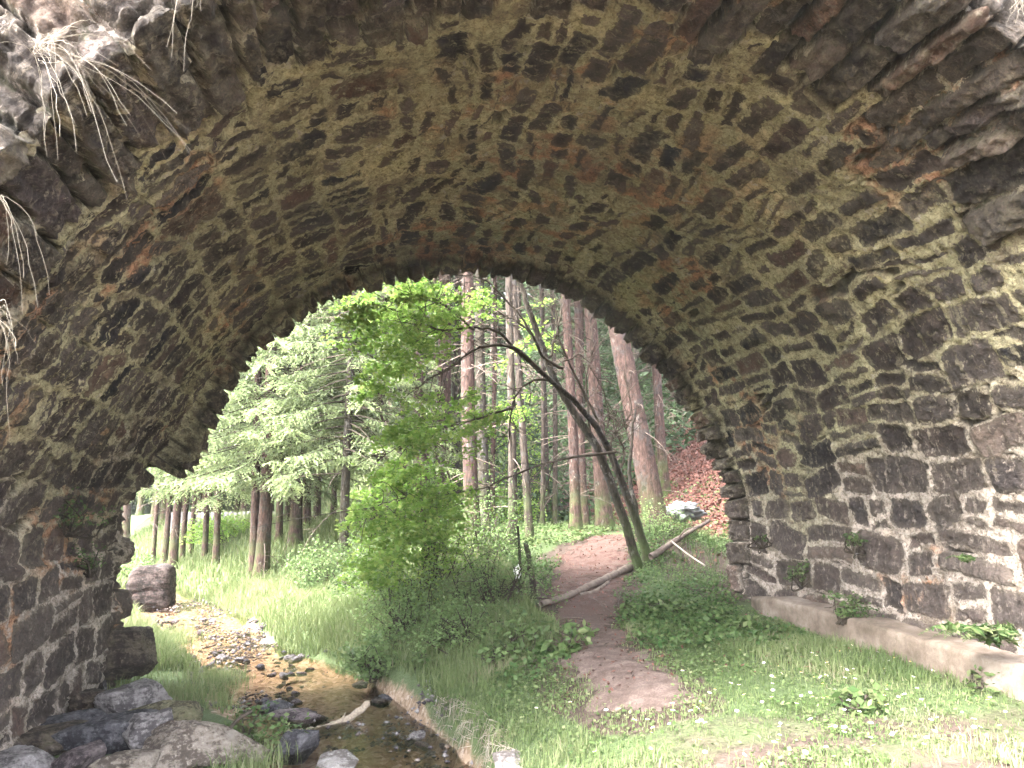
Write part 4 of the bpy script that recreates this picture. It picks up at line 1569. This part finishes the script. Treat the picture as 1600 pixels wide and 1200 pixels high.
def fronds(name, label, pos, n, L, mat, seed, lean=(-.4, 0, 0)):
    r = np.random.default_rng(seed)
    mb = MB()
    for k in range(n):
        az = r.random() * 2 * pi
        d_ = np.array([cos(az), sin(az), 0]) * r.uniform(.3, .7) + np.array(lean)
        l_ = L * r.uniform(.6, 1.1)
        s = np.linspace(0, 1, 12)
        cur = d_ * (l_ * s)[:, None] + np.array([0, 0, 1.]) * (l_ * (.9 * s - .75 * s ** 2))[:, None]
        mb.tube(cur, np.linspace(.004, .0015, 12), 3, .2, False)
        t = np.repeat(np.linspace(.15, 1, 22), 2)
        c = np.stack([np.interp(t, s, cur[:, i]) for i in range(3)], 1)
        sv = np.array([-d_[1], d_[0], 0]) / (np.linalg.norm(d_[:2]) + 1e-6)
        sg = np.tile([-1., 1.], 22)
        w_ = .28 * l_ * np.sin(np.clip(1.05 - t, 0, 1) * pi * .55)
        dirs = sv * sg[:, None] + d_ * .25 + np.array([0, 0, -.2])
        mb.leaves(c + sv * (sg * w_ * .5)[:, None], w_ + .01, .7, .28, None, dirs, r=r)
    return tag(mb.build(name, mat), label, 'fern')


o = fronds('fern_plant', 'feathery fern drooping at the foot of the right-hand wall', (0, 0, 0), 13, .55, COVER, 4)
o.location = [float(v) for v in atX(1562, 1012, 4.8)]
o = fronds('fern_plant', 'short fern rooted low in the right-hand wall joint', (0, 0, 0), 7, .22, COVER, 5)
o.location = [float(v) for v in atX(1512, 880, 5.0)]

# broad-leaved herbs near the path
for k, (px, py, s_, n, lf_, lab) in enumerate([
    (880, 1018, (.30, .28, .22), 220, .10, 'broad-leaved green herb at the edge of the bare path end'),
    (905, 992, (.2, .2, .16), 120, .08, 'small herb just above the broad-leaved one at the path edge'),
    (812, 1020, (.24, .24, .42), 260, .075, 'tall bluish thistle-like plant on the grassy bank'),
    (775, 1040, (.2, .2, .25), 160, .06, 'pale thistle-like plant lower on the bank'),
    (1140, 985, (.4, .3, .2), 320, .08, 'patch of broad leaves below the ledge end'),
    (1020, 960, (.45, .4, .22), 420, .07, 'dark green leafy clump right of the path'),
    (1340, 1110, (.3, .25, .13), 180, .09, 'flat rosette of pale leaves among the daisies'),
    (1545, 1078, (.2, .18, .2), 120, .06, 'pale herb growing against the concrete ledge'),
    (395, 1172, (.42, .35, .34), 700, .055, 'bushy bluish-green plants between the tan boulder and the stream'),
    (660, 1045, (.25, .2, .2), 200, .06, 'leafy herb on the bank above the stream bend'),
]):
    q = on_ground(px, py, 0 if px > 600 else -.5)
    shrub('leafy_herb', lab, q - [0, 0, .02], s_, n, COVER if k not in (2, 3) else LEAFB, lf_, 50 + k, clump=12, cat='plant', up=.6)

# ------------------------------------------------------------------ grass and ground cover (nobody could count these)
def scatter(n, x0, x1, y0, y1, fn, seed):
    r = np.random.default_rng(seed)
    x = r.uniform(x0, x1, n)
    y = r.uniform(y0, y1, n)
    keep = r.random(n) < fn(x, y)
    return x[keep], y[keep], r


def dry_land(x, y):
    return (x - np.interp(y, SY, SR) > .12) | (np.interp(y, SY, SL) - x > .3)


def right_of(x, y):
    return x - np.interp(y, SY, SR) > .12


def lawn_fn(x, y):
    pd_ = path_dist(x, y) + (fbm(x * 2.2, y * 2.2, 3, 40) - .5) * .9
    bare = sstep(.46, .56, fbm(x * 1.5 + 7, y * 1.5, 4, 41)) * sstep(6.2, 4.6, y) * .9
    bare2 = sstep(.42, .60, fbm(x * 1.9, y * 1.9, 3, 42)) * .6
    d_ = right_of(x, y) * sstep(.55, 1.25, pd_) * (1 - np.maximum(bare, bare2)) * (x < 4.88)
    return d_ * (1 - .9 * sstep(3.6, 4.6, x) * sstep(8.7, 9.6, y))


mb = MB()
x, y, r = scatter(78000, .2, 4.9, 2.4, 8.2, lawn_fn, 1)
p = np.stack([x, y, height(x, y) - .005], 1)
edge_ = np.exp(-((x - np.interp(y, SY, SR)) / .5) ** 2)
hh = r.uniform(.02, .06, len(x)) * (1 + 1.9 * edge_ * r.random(len(x)) + 1.2 * sstep(.5, .7, vn(x * 1.3, y * 1.3, 91)))
tb = np.clip(.38 + 1.7 * (fbm(x * 1.3, y * 1.3, 4, 92) - .5) + r.normal(size=len(x)) * .2, 0, 1)
mb.blades(p, hh, .0065, .8, tb, r)
x, y, r = scatter(40000, -1.0, 2.4, 7.6, 11.5, lambda x, y: lawn_fn(x, y) * (x < 2.2), 2)
p = np.stack([x, y, height(x, y) - .005], 1)
mb.blades(p, r.uniform(.07, .24, len(x)), .008, .9, np.clip(.4 + r.normal(size=len(x)) * .2, 0, 1), r)


def meadow_fn(x, y):
    return dry_land(x, y) * (path_dist(x, y) > 1.05) * (1 - sstep(5.6, 6.6, x)) * (.35 + .65 * sstep(3.0, .5, x))


x, y, r = scatter(62000, -3.6, 2.4, 10.2, 18, meadow_fn, 3)
p = np.stack([x, y, height(x, y) - .005], 1)
mb.blades(p, r.uniform(.10, .30, len(x)), .013, .8, np.clip(.55 + .6 * (fbm(x * .7, y * .7, 3, 93) - .5) + r.normal(size=len(x)) * .15, 0, 1), r)
x, y, r = scatter(30000, -9, 2.0, 18, 34, meadow_fn, 4)
p = np.stack([x, y, height(x, y) - .01], 1)
mb.blades(p, r.uniform(.12, .4, len(x)), .03, .8, np.clip(.5 + r.normal(size=len(x)) * .18, 0, 1), r)
# left bank of the stream beyond the abutment, and the gravel bar
x, y, r = scatter(30000, -6.5, -.9, 8.4, 18, lambda x, y: (np.interp(y, SY, SL) - x > .22) * (.25 + .75 * sstep(.35, .55, vn(x * 1.2, y * .9, 94))) * (1 - (x < -2.4) * (y < 10)), 5)
p = np.stack([x, y, height(x, y) - .005], 1)
mb.blades(p, r.uniform(.06, .26, len(x)), .011, .8, np.clip(.6 + r.normal(size=len(x)) * .18, 0, 1), r)
for (cx_, cy_, rx_, ry_, n_) in [(-2.75, 12.9, .45, 1.0, 2600), (-1.5, 10.0, .35, .5, 1100), (-1.75, 8.9, .35, .5, 1600), (-.75, 6.9, .3, .35, 900)]:
    xx = rng.normal(size=n_) * rx_ * .5 + cx_
    yy = rng.normal(size=n_) * ry_ * .5 + cy_
    p = np.stack([xx, yy, np.maximum(height(xx, yy), WZ) - .01], 1)
    mb.blades(p, rng.uniform(.05, .2, n_), .008, .8, np.clip(.6 + rng.normal(size=n_) * .18, 0, 1))
tag(mb.build('grass', GRASS), kind='stuff')

mb = MB()
x, y, r = scatter(42000, .8, 4.9, 2.4, 9.2, lambda x, y: lawn_fn(x, y) * (.3 + .75 * sstep(.42, .6, fbm(x * 1.4, y * 1.4, 3, 95))), 6)
p = np.stack([x, y, height(x, y) + r.uniform(.005, .05, len(x))], 1)
mb.leaves(p, r.uniform(.018, .042, len(x)), .75, .75, np.clip(.6 + r.normal(size=len(x)) * .2, 0, 1), r=r)


def ivy_fn(x, y):
    pd_ = path_dist(x, y) + (fbm(x * 2.2, y * 2.2, 3, 40) - .5) * .8
    return right_of(x, y) * sstep(.85, 1.2, pd_) * sstep(.36, .52, fbm(x * 1.3, y * 1.3, 3, 96)) * (x < 4.6 + 9 * (y > 9.2)) * (1 - .8 * sstep(6.2, 7.2, x))


x, y, r = scatter(26000, 1.4, 5.0, 6.9, 12.5, ivy_fn, 7)
p = np.stack([x, y, height(x, y) + r.uniform(.01, .11, len(x))], 1)
mb.leaves(p, r.uniform(.025, .065, len(x)), .7, .75, np.clip(.28 + r.normal(size=len(x)) * .2, 0, 1), r=r)
x, y, r = scatter(26000, 1.5, 8, 12.5, 22, ivy_fn, 8)
p = np.stack([x, y, height(x, y) + r.uniform(.01, .12, len(x))], 1)
mb.leaves(p, r.uniform(.04, .09, len(x)), .7, .75, np.clip(.55 + r.normal(size=len(x)) * .2, 0, 1), r=r)
tag(mb.build('ground_cover', COVER), kind='stuff')

x, y, r = scatter(15000, 4.2, 6.6, 9.8, 14.5, lambda x, y: sstep(.3, .5, vn(x * 1.6, y * 1.6, 97)) * sstep(.9, 1.3, path_dist(x, y)) * (y > 10.05), 18)
p = np.stack([x, y, height(x, y) + r.uniform(.01, .12, len(x))], 1)
cov2 = MB()
cov2.leaves(p, r.uniform(.02, .055, len(x)), .6, .6, np.clip(.3 + r.normal(size=len(x)) * .2, 0, 1), r=r)
x, y, r = scatter(2600, 4.2, 6.4, 9.8, 14, lambda x, y: (path_dist(x, y) > 1.1) * (y > 10.05) * .8, 19)
p = np.stack([x, y, height(x, y)], 1)
cov2.blades(p, r.uniform(.08, .3, len(x)), .008, 1., np.clip(.2 + r.normal(size=len(x)) * .15, 0, 1), r)
tag(cov2.build('bank_plants', LEAFB), kind='stuff')

# twigs and bark bits lying about, gravel in the stream: too many to count
tb_ = MB()
r = np.random.default_rng(29)
for k in range(520):
    if k < 320:
        x, y = r.uniform(1.7, 6.3), r.uniform(6, 14.5)
        if path_dist(np.array([x]), np.array([y]))[0] > 1.2 and not (x > 4.4 and y > 10):
            continue
    else:
        x, y = r.uniform(5.5, 10), r.uniform(11, 20)
    a_ = r.random() * pi
    L = r.uniform(.05, .4) if k < 320 else r.uniform(.2, .9)
    p0 = np.array([x, y, hz(x, y) + .02])
    p1 = np.array([x + cos(a_) * L, y + sin(a_) * L, 0])
    p1[2] = hz(p1[0], p1[1]) + .03
    tb_.tube(np.array([p0, (p0 + p1) / 2 + r.normal(size=3) * .012, p1]), [.006, .005, .003], 4, 0, False)
tag(tb_.build('forest_floor_twigs', TWIG), kind='stuff')
gm = NT('stream_gravel')
gmat = gm.fin(gm.mix(1, gm.ramp(gm.attr('tint'), [(0, (.03, .026, .032)), (.35, (.075, .063, .07)), (.6, (.11, .083, .066)), (.85, (.16, .145, .15)), (1, (.25, .235, .235))]),
                     gm.ramp(gm.noise(40), [(.3, (.6, .6, .6)), (.7, (1.3, 1.3, 1.3))]), 'MULTIPLY'), .8)
n = 11000
y = r.uniform(5.8, 19, n)
a_, b_ = np.interp(y, SY, SL), np.interp(y, SY, SR)
x = a_ - .5 + r.random(n) * (b_ - a_ + .7)
keep = vn(x * 1.3, y * .9, 67) + .5 * vn(x * 4, y * 4, 68) > .72 + .16 * sstep(10, 8, y)
x, y = x[keep], y[keep]
n = len(x)
z = np.maximum(height(x, y), np.where(r.random(n) < .35, WZ - .012, -2))
oc = np.array([(1, 0, 0), (0, 1, 0), (-1, 0, 0), (0, -1, 0), (0, 0, .6), (0, 0, -.6)], float)
of = np.array([(0, 1, 4), (1, 2, 4), (2, 3, 4), (3, 0, 4), (1, 0, 5), (2, 1, 5), (3, 2, 5), (0, 3, 5)])
sz = .012 + .03 * r.random(n) ** 2.5
th_ = r.random(n) * 6.3
vv = oc[None] * (sz[:, None, None] * r.uniform(.65, 1.3, (n, 6, 1)))
vv = np.stack([vv[..., 0] * np.cos(th_)[:, None] - vv[..., 1] * np.sin(th_)[:, None], vv[..., 0] * np.sin(th_)[:, None] + vv[..., 1] * np.cos(th_)[:, None], vv[..., 2]], -1)
vv += np.stack([x, y, z + sz * .25], 1)[:, None, :]
gb = MB()
gb.add(vv.reshape(-1, 3), (of[None] + np.arange(n)[:, None, None] * 6).reshape(-1, 3), np.repeat(r.random(n), 6))
tag(gb.build('gravel', gmat, smooth=False), kind='stuff')

mb = MB()
x, y, r = scatter(36000, 4.5, 13, 10.5, 24, lambda x, y: np.clip(.12 + sstep(6, 7, x), 0, 1) * (path_dist(x, y) > .9), 9)
p = np.stack([x, y, height(x, y) + r.uniform(.005, .03, len(x))], 1)
mb.leaves(p, r.uniform(.05, .10, len(x)), .6, .65, None, r=r)
x, y, r = scatter(5000, 1.6, 5.6, 6, 15, lambda x, y: np.clip(.3 + sstep(1.3, .9, path_dist(x, y)), 0, 1), 10)
p = np.stack([x, y, height(x, y) + .018 + r.uniform(.0, .015, len(x))], 1)
mb.leaves(p, r.uniform(.02, .05, len(x)), .8, .6, None, r=r)
tag(mb.build('fallen_leaves', LITTER), kind='stuff')

# roots and dry stalks hanging over the cut bank
mb = MB()
for k in range(420):
    y = rng.uniform(4.3, 7.6)
    x = np.interp(y, SY, SR) + rng.uniform(.08, .3)
    z = hz(x, y)
    d_ = np.array([-rng.uniform(.0, .14), rng.normal() * .09, 0])
    mb.tube(np.array([[x, y, z], [x + d_[0] * .6, y + d_[1] * .5, z + rng.uniform(-.02, .05)], [x + d_[0], y + d_[1], z - rng.uniform(.02, .16)]]), [.003, .0022, .001], 3, rng.random(), False)
tag(mb.build('dry_bank_stalks', DRY), kind='stuff')

# ------------------------------------------------------------------ daisies
v = []
f = []
mb = MB()
mb.tube([(0, 0, -.01), (.002, .002, .03), (0, 0, .062)], .0012, 4, .2)
ang = np.arange(13) * 2 * pi / 13
dm = MB()
ring_ = np.stack([np.cos(ang), np.sin(ang), np.zeros(13)], 1)
sd_ = np.stack([-np.sin(ang), np.cos(ang), np.zeros(13)], 1)
z_ = np.array([0, 0, .062])
vv_ = np.stack([ring_ * .004 + z_, ring_ * .010 + sd_ * .0034 + z_ + [0, 0, .002], ring_ * .0155 + z_ + [0, 0, .003], ring_ * .010 - sd_ * .0034 + z_ + [0, 0, .002]], 1)
dm.add(vv_.reshape(-1, 3), np.arange(52).reshape(-1, 4))
DC = NT('daisy_yellow').fin((.75, .5, .05), .7)
DS = NT('daisy_stem').fin((.1, .18, .04), .7)
day = empty('daisy', (0, 0, 0))
pet = dm.build('petals', PETAL, day)
ste = mb.build('stem', DS, day)
cm = MB()
cv_, cf_ = sphere_dirs(8, 5)
cm.add(cv_ * [.0055, .0055, .003] + z_ + [0, 0, .003], cf_)
ctr = cm.build('flower_centre', DC, day)
r = np.random.default_rng(23)
n = 0
while n < 130:
    cx_ = r.random()
    px, py = (r.normal() * 190 + 1330, r.normal() * 55 + 1085) if r.random() < .8 else (r.uniform(930, 1600), r.uniform(1060, 1198))
    if not (700 < px < 1600 and 1010 < py < 1200):
        continue
    q = on_ground(px, py, .05, 9)
    if q[0] > 4.8 or path_dist(q[0], q[1]) < .9 or not right_of(q[0], q[1]):
        continue
    if n == 0:
        o = day
    else:
        o = day.copy()
        link(o)
        for ch in (pet, ste, ctr):
            c = ch.copy()
            link(c, o)
    o.location = (float(q[0]), float(q[1]), float(q[2]))
    o.rotation_euler = (r.normal() * .25, r.normal() * .25, r.random() * 6)
    s_ = r.uniform(.75, 1.15)
    o.scale = (s_, s_, s_)
    tag(o, 'small white daisy open in the short grass before the ledge', 'daisy', 'daisies in the grass')
    n += 1

# ------------------------------------------------------------------ dry grass tufts on the bridge face
def tuft(label, pos, n, L, main, seed, spread=.45, drop=1.0):
    r = np.random.default_rng(seed)
    mb = MB()
    for k in range(n):
        d_ = np.array(main) + r.normal(size=3) * spread
        l_ = L * r.uniform(.4, 1.15)
        s = np.linspace(0, 1, 11)
        cur = r.normal(size=3) * .02 + d_ * (l_ * s)[:, None] + np.array([0, 0, -1.]) * (drop * l_ * s ** 2.2 * r.uniform(.5, 1.2))[:, None]
        cur += np.cumsum(r.normal(size=cur.shape) * .006, 0)
        mb.tube(cur, np.linspace(.0011, .0005, 11), 3, r.random(), False)
    o = mb.build('dry_grass_tuft', DRY)
    o.location = [float(v) for v in pos]
    return tag(o, label, 'grass tuft')


tuft('large tuft of dry straw-coloured grass drooping over the upper left stones', atY(55, 75, 3.58), 32, .66, (.72, -.1, .12), 1, .38, .9)
tuft('few dry stalks hanging at the edge of the picture on the left wall', atY(-15, 300, 3.66), 12, .42, (.25, -.05, -.1), 2, .25, 1.2)
tuft('curled dry stalks low on the left side of the arch face', atY(-12, 480, 3.68), 12, .3, (.25, -.05, -.1), 3, .22, 1.1)
tuft('short pale tuft at the upper right corner stones', atY(1610, -12, 3.12), 22, .2, (-.35, -.1, -.05), 4, .35, .9)
tuft('lone dry stalks hanging from the top stones of the arch', atY(290, -40, 3.5), 7, .35, (.12, -.05, -.2), 5, .15, 1.)

# ------------------------------------------------------------------ litter and posts
v, f = sphere_dirs(30, 22)
p = v * [.30, .22, .14]
n1 = np.abs(vn(v[:, 0] * 3.1 + 5, v[:, 1] * 3.1 + v[:, 2] * 2.7, 3) - .5) + .5 * np.abs(vn(v[:, 0] * 7, v[:, 1] * 7 + v[:, 2] * 6, 4) - .5)
p *= (.55 + 1.5 * n1)[:, None]
m = NT('pale_plastic')
m.bump(m.noise(14, None, 4, .6), .8, .02)
o = mesh_obj('plastic_sheet', p, f, m.fin(m.ramp(m.noise(5), [(.35, (.09, .095, .10)), (.6, (.25, .26, .27))]), .4), smooth=False)
q = atY(1068, 800, 12.6)
o.location = [float(a) for a in (q[0], q[1], hz(q[0], q[1]) + .1)]
o.location.z = float(q[2])
tag(o, 'crumpled grey-white plastic sheet lying on the bank below the thick trunk', 'plastic sheet')
for (px, py, py2, Y, r0, lab) in [(812, 905, 822, 10.0, .022, 'thin dark stake standing near the white scrap'), (835, 915, 848, 9.9, .04, 'short crooked brown post beside the thin stake')]:
    a_ = atY(px, py, Y)
    a_[2] = min(a_[2], hz(a_[0], a_[1]))
    e_ = atY(px - 3 if px < 820 else px - 14, py2, Y)
    mb = MB()
    mb.tube(bez([a_ - [0, 0, .1], a_ * .5 + e_ * .5 + [.015, 0, 0], e_], 12), np.linspace(r0 * 1.2, r0 * .75, 12), 8)
    mb.tube(bez([a_ * .4 + e_ * .6, a_ * .4 + e_ * .6 + [.06, 0, .05]], 4), [.01, .008, .006, .004], 5)
    tag(mb.build('wooden_stake', BARKD if r0 < .03 else BARKG), lab, 'stake')
v, f = sphere_dirs(12, 9)
p = v * [.045, .03, .085] * (.7 + .7 * vn(v[:, 0] * 3, v[:, 2] * 3 + v[:, 1], 6))[:, None]
o = mesh_obj('paper_scrap', p, f, NT('white_paper').fin((.75, .75, .72), .7), smooth=False)
o.location = [float(a) for a in atY(808, 893, 9.9)]
tag(o, 'small crumpled white scrap at the foot of the thin stake', 'litter')

# ------------------------------------------------------------------ thin haze volume, added to imitate the washed-out glow of the distance
hm = bpy.data.materials.new('haze')
hm.use_nodes = True
ht = hm.node_tree
ht.nodes.remove(ht.nodes['Principled BSDF'])
pv = ht.nodes.new('ShaderNodeVolumePrincipled')
pv.inputs['Color'].default_value = (.95, .96, .97, 1)
pv.inputs['Density'].default_value = .0005
ht.links.new(pv.outputs[0], ht.nodes['Material Output'].inputs['Volume'])
v = [(x, y, z) for x in (-165, 165) for y in (-65, 225) for z in (-14, 60)]
o = mesh_obj('haze', v, [np.array([(0, 1, 3, 2), (4, 6, 7, 5), (0, 4, 5, 1), (2, 3, 7, 6), (0, 2, 6, 4), (1, 5, 7, 3)])], hm, smooth=False)
tag(o, kind='stuff')
S.cycles.volume_bounces = 0
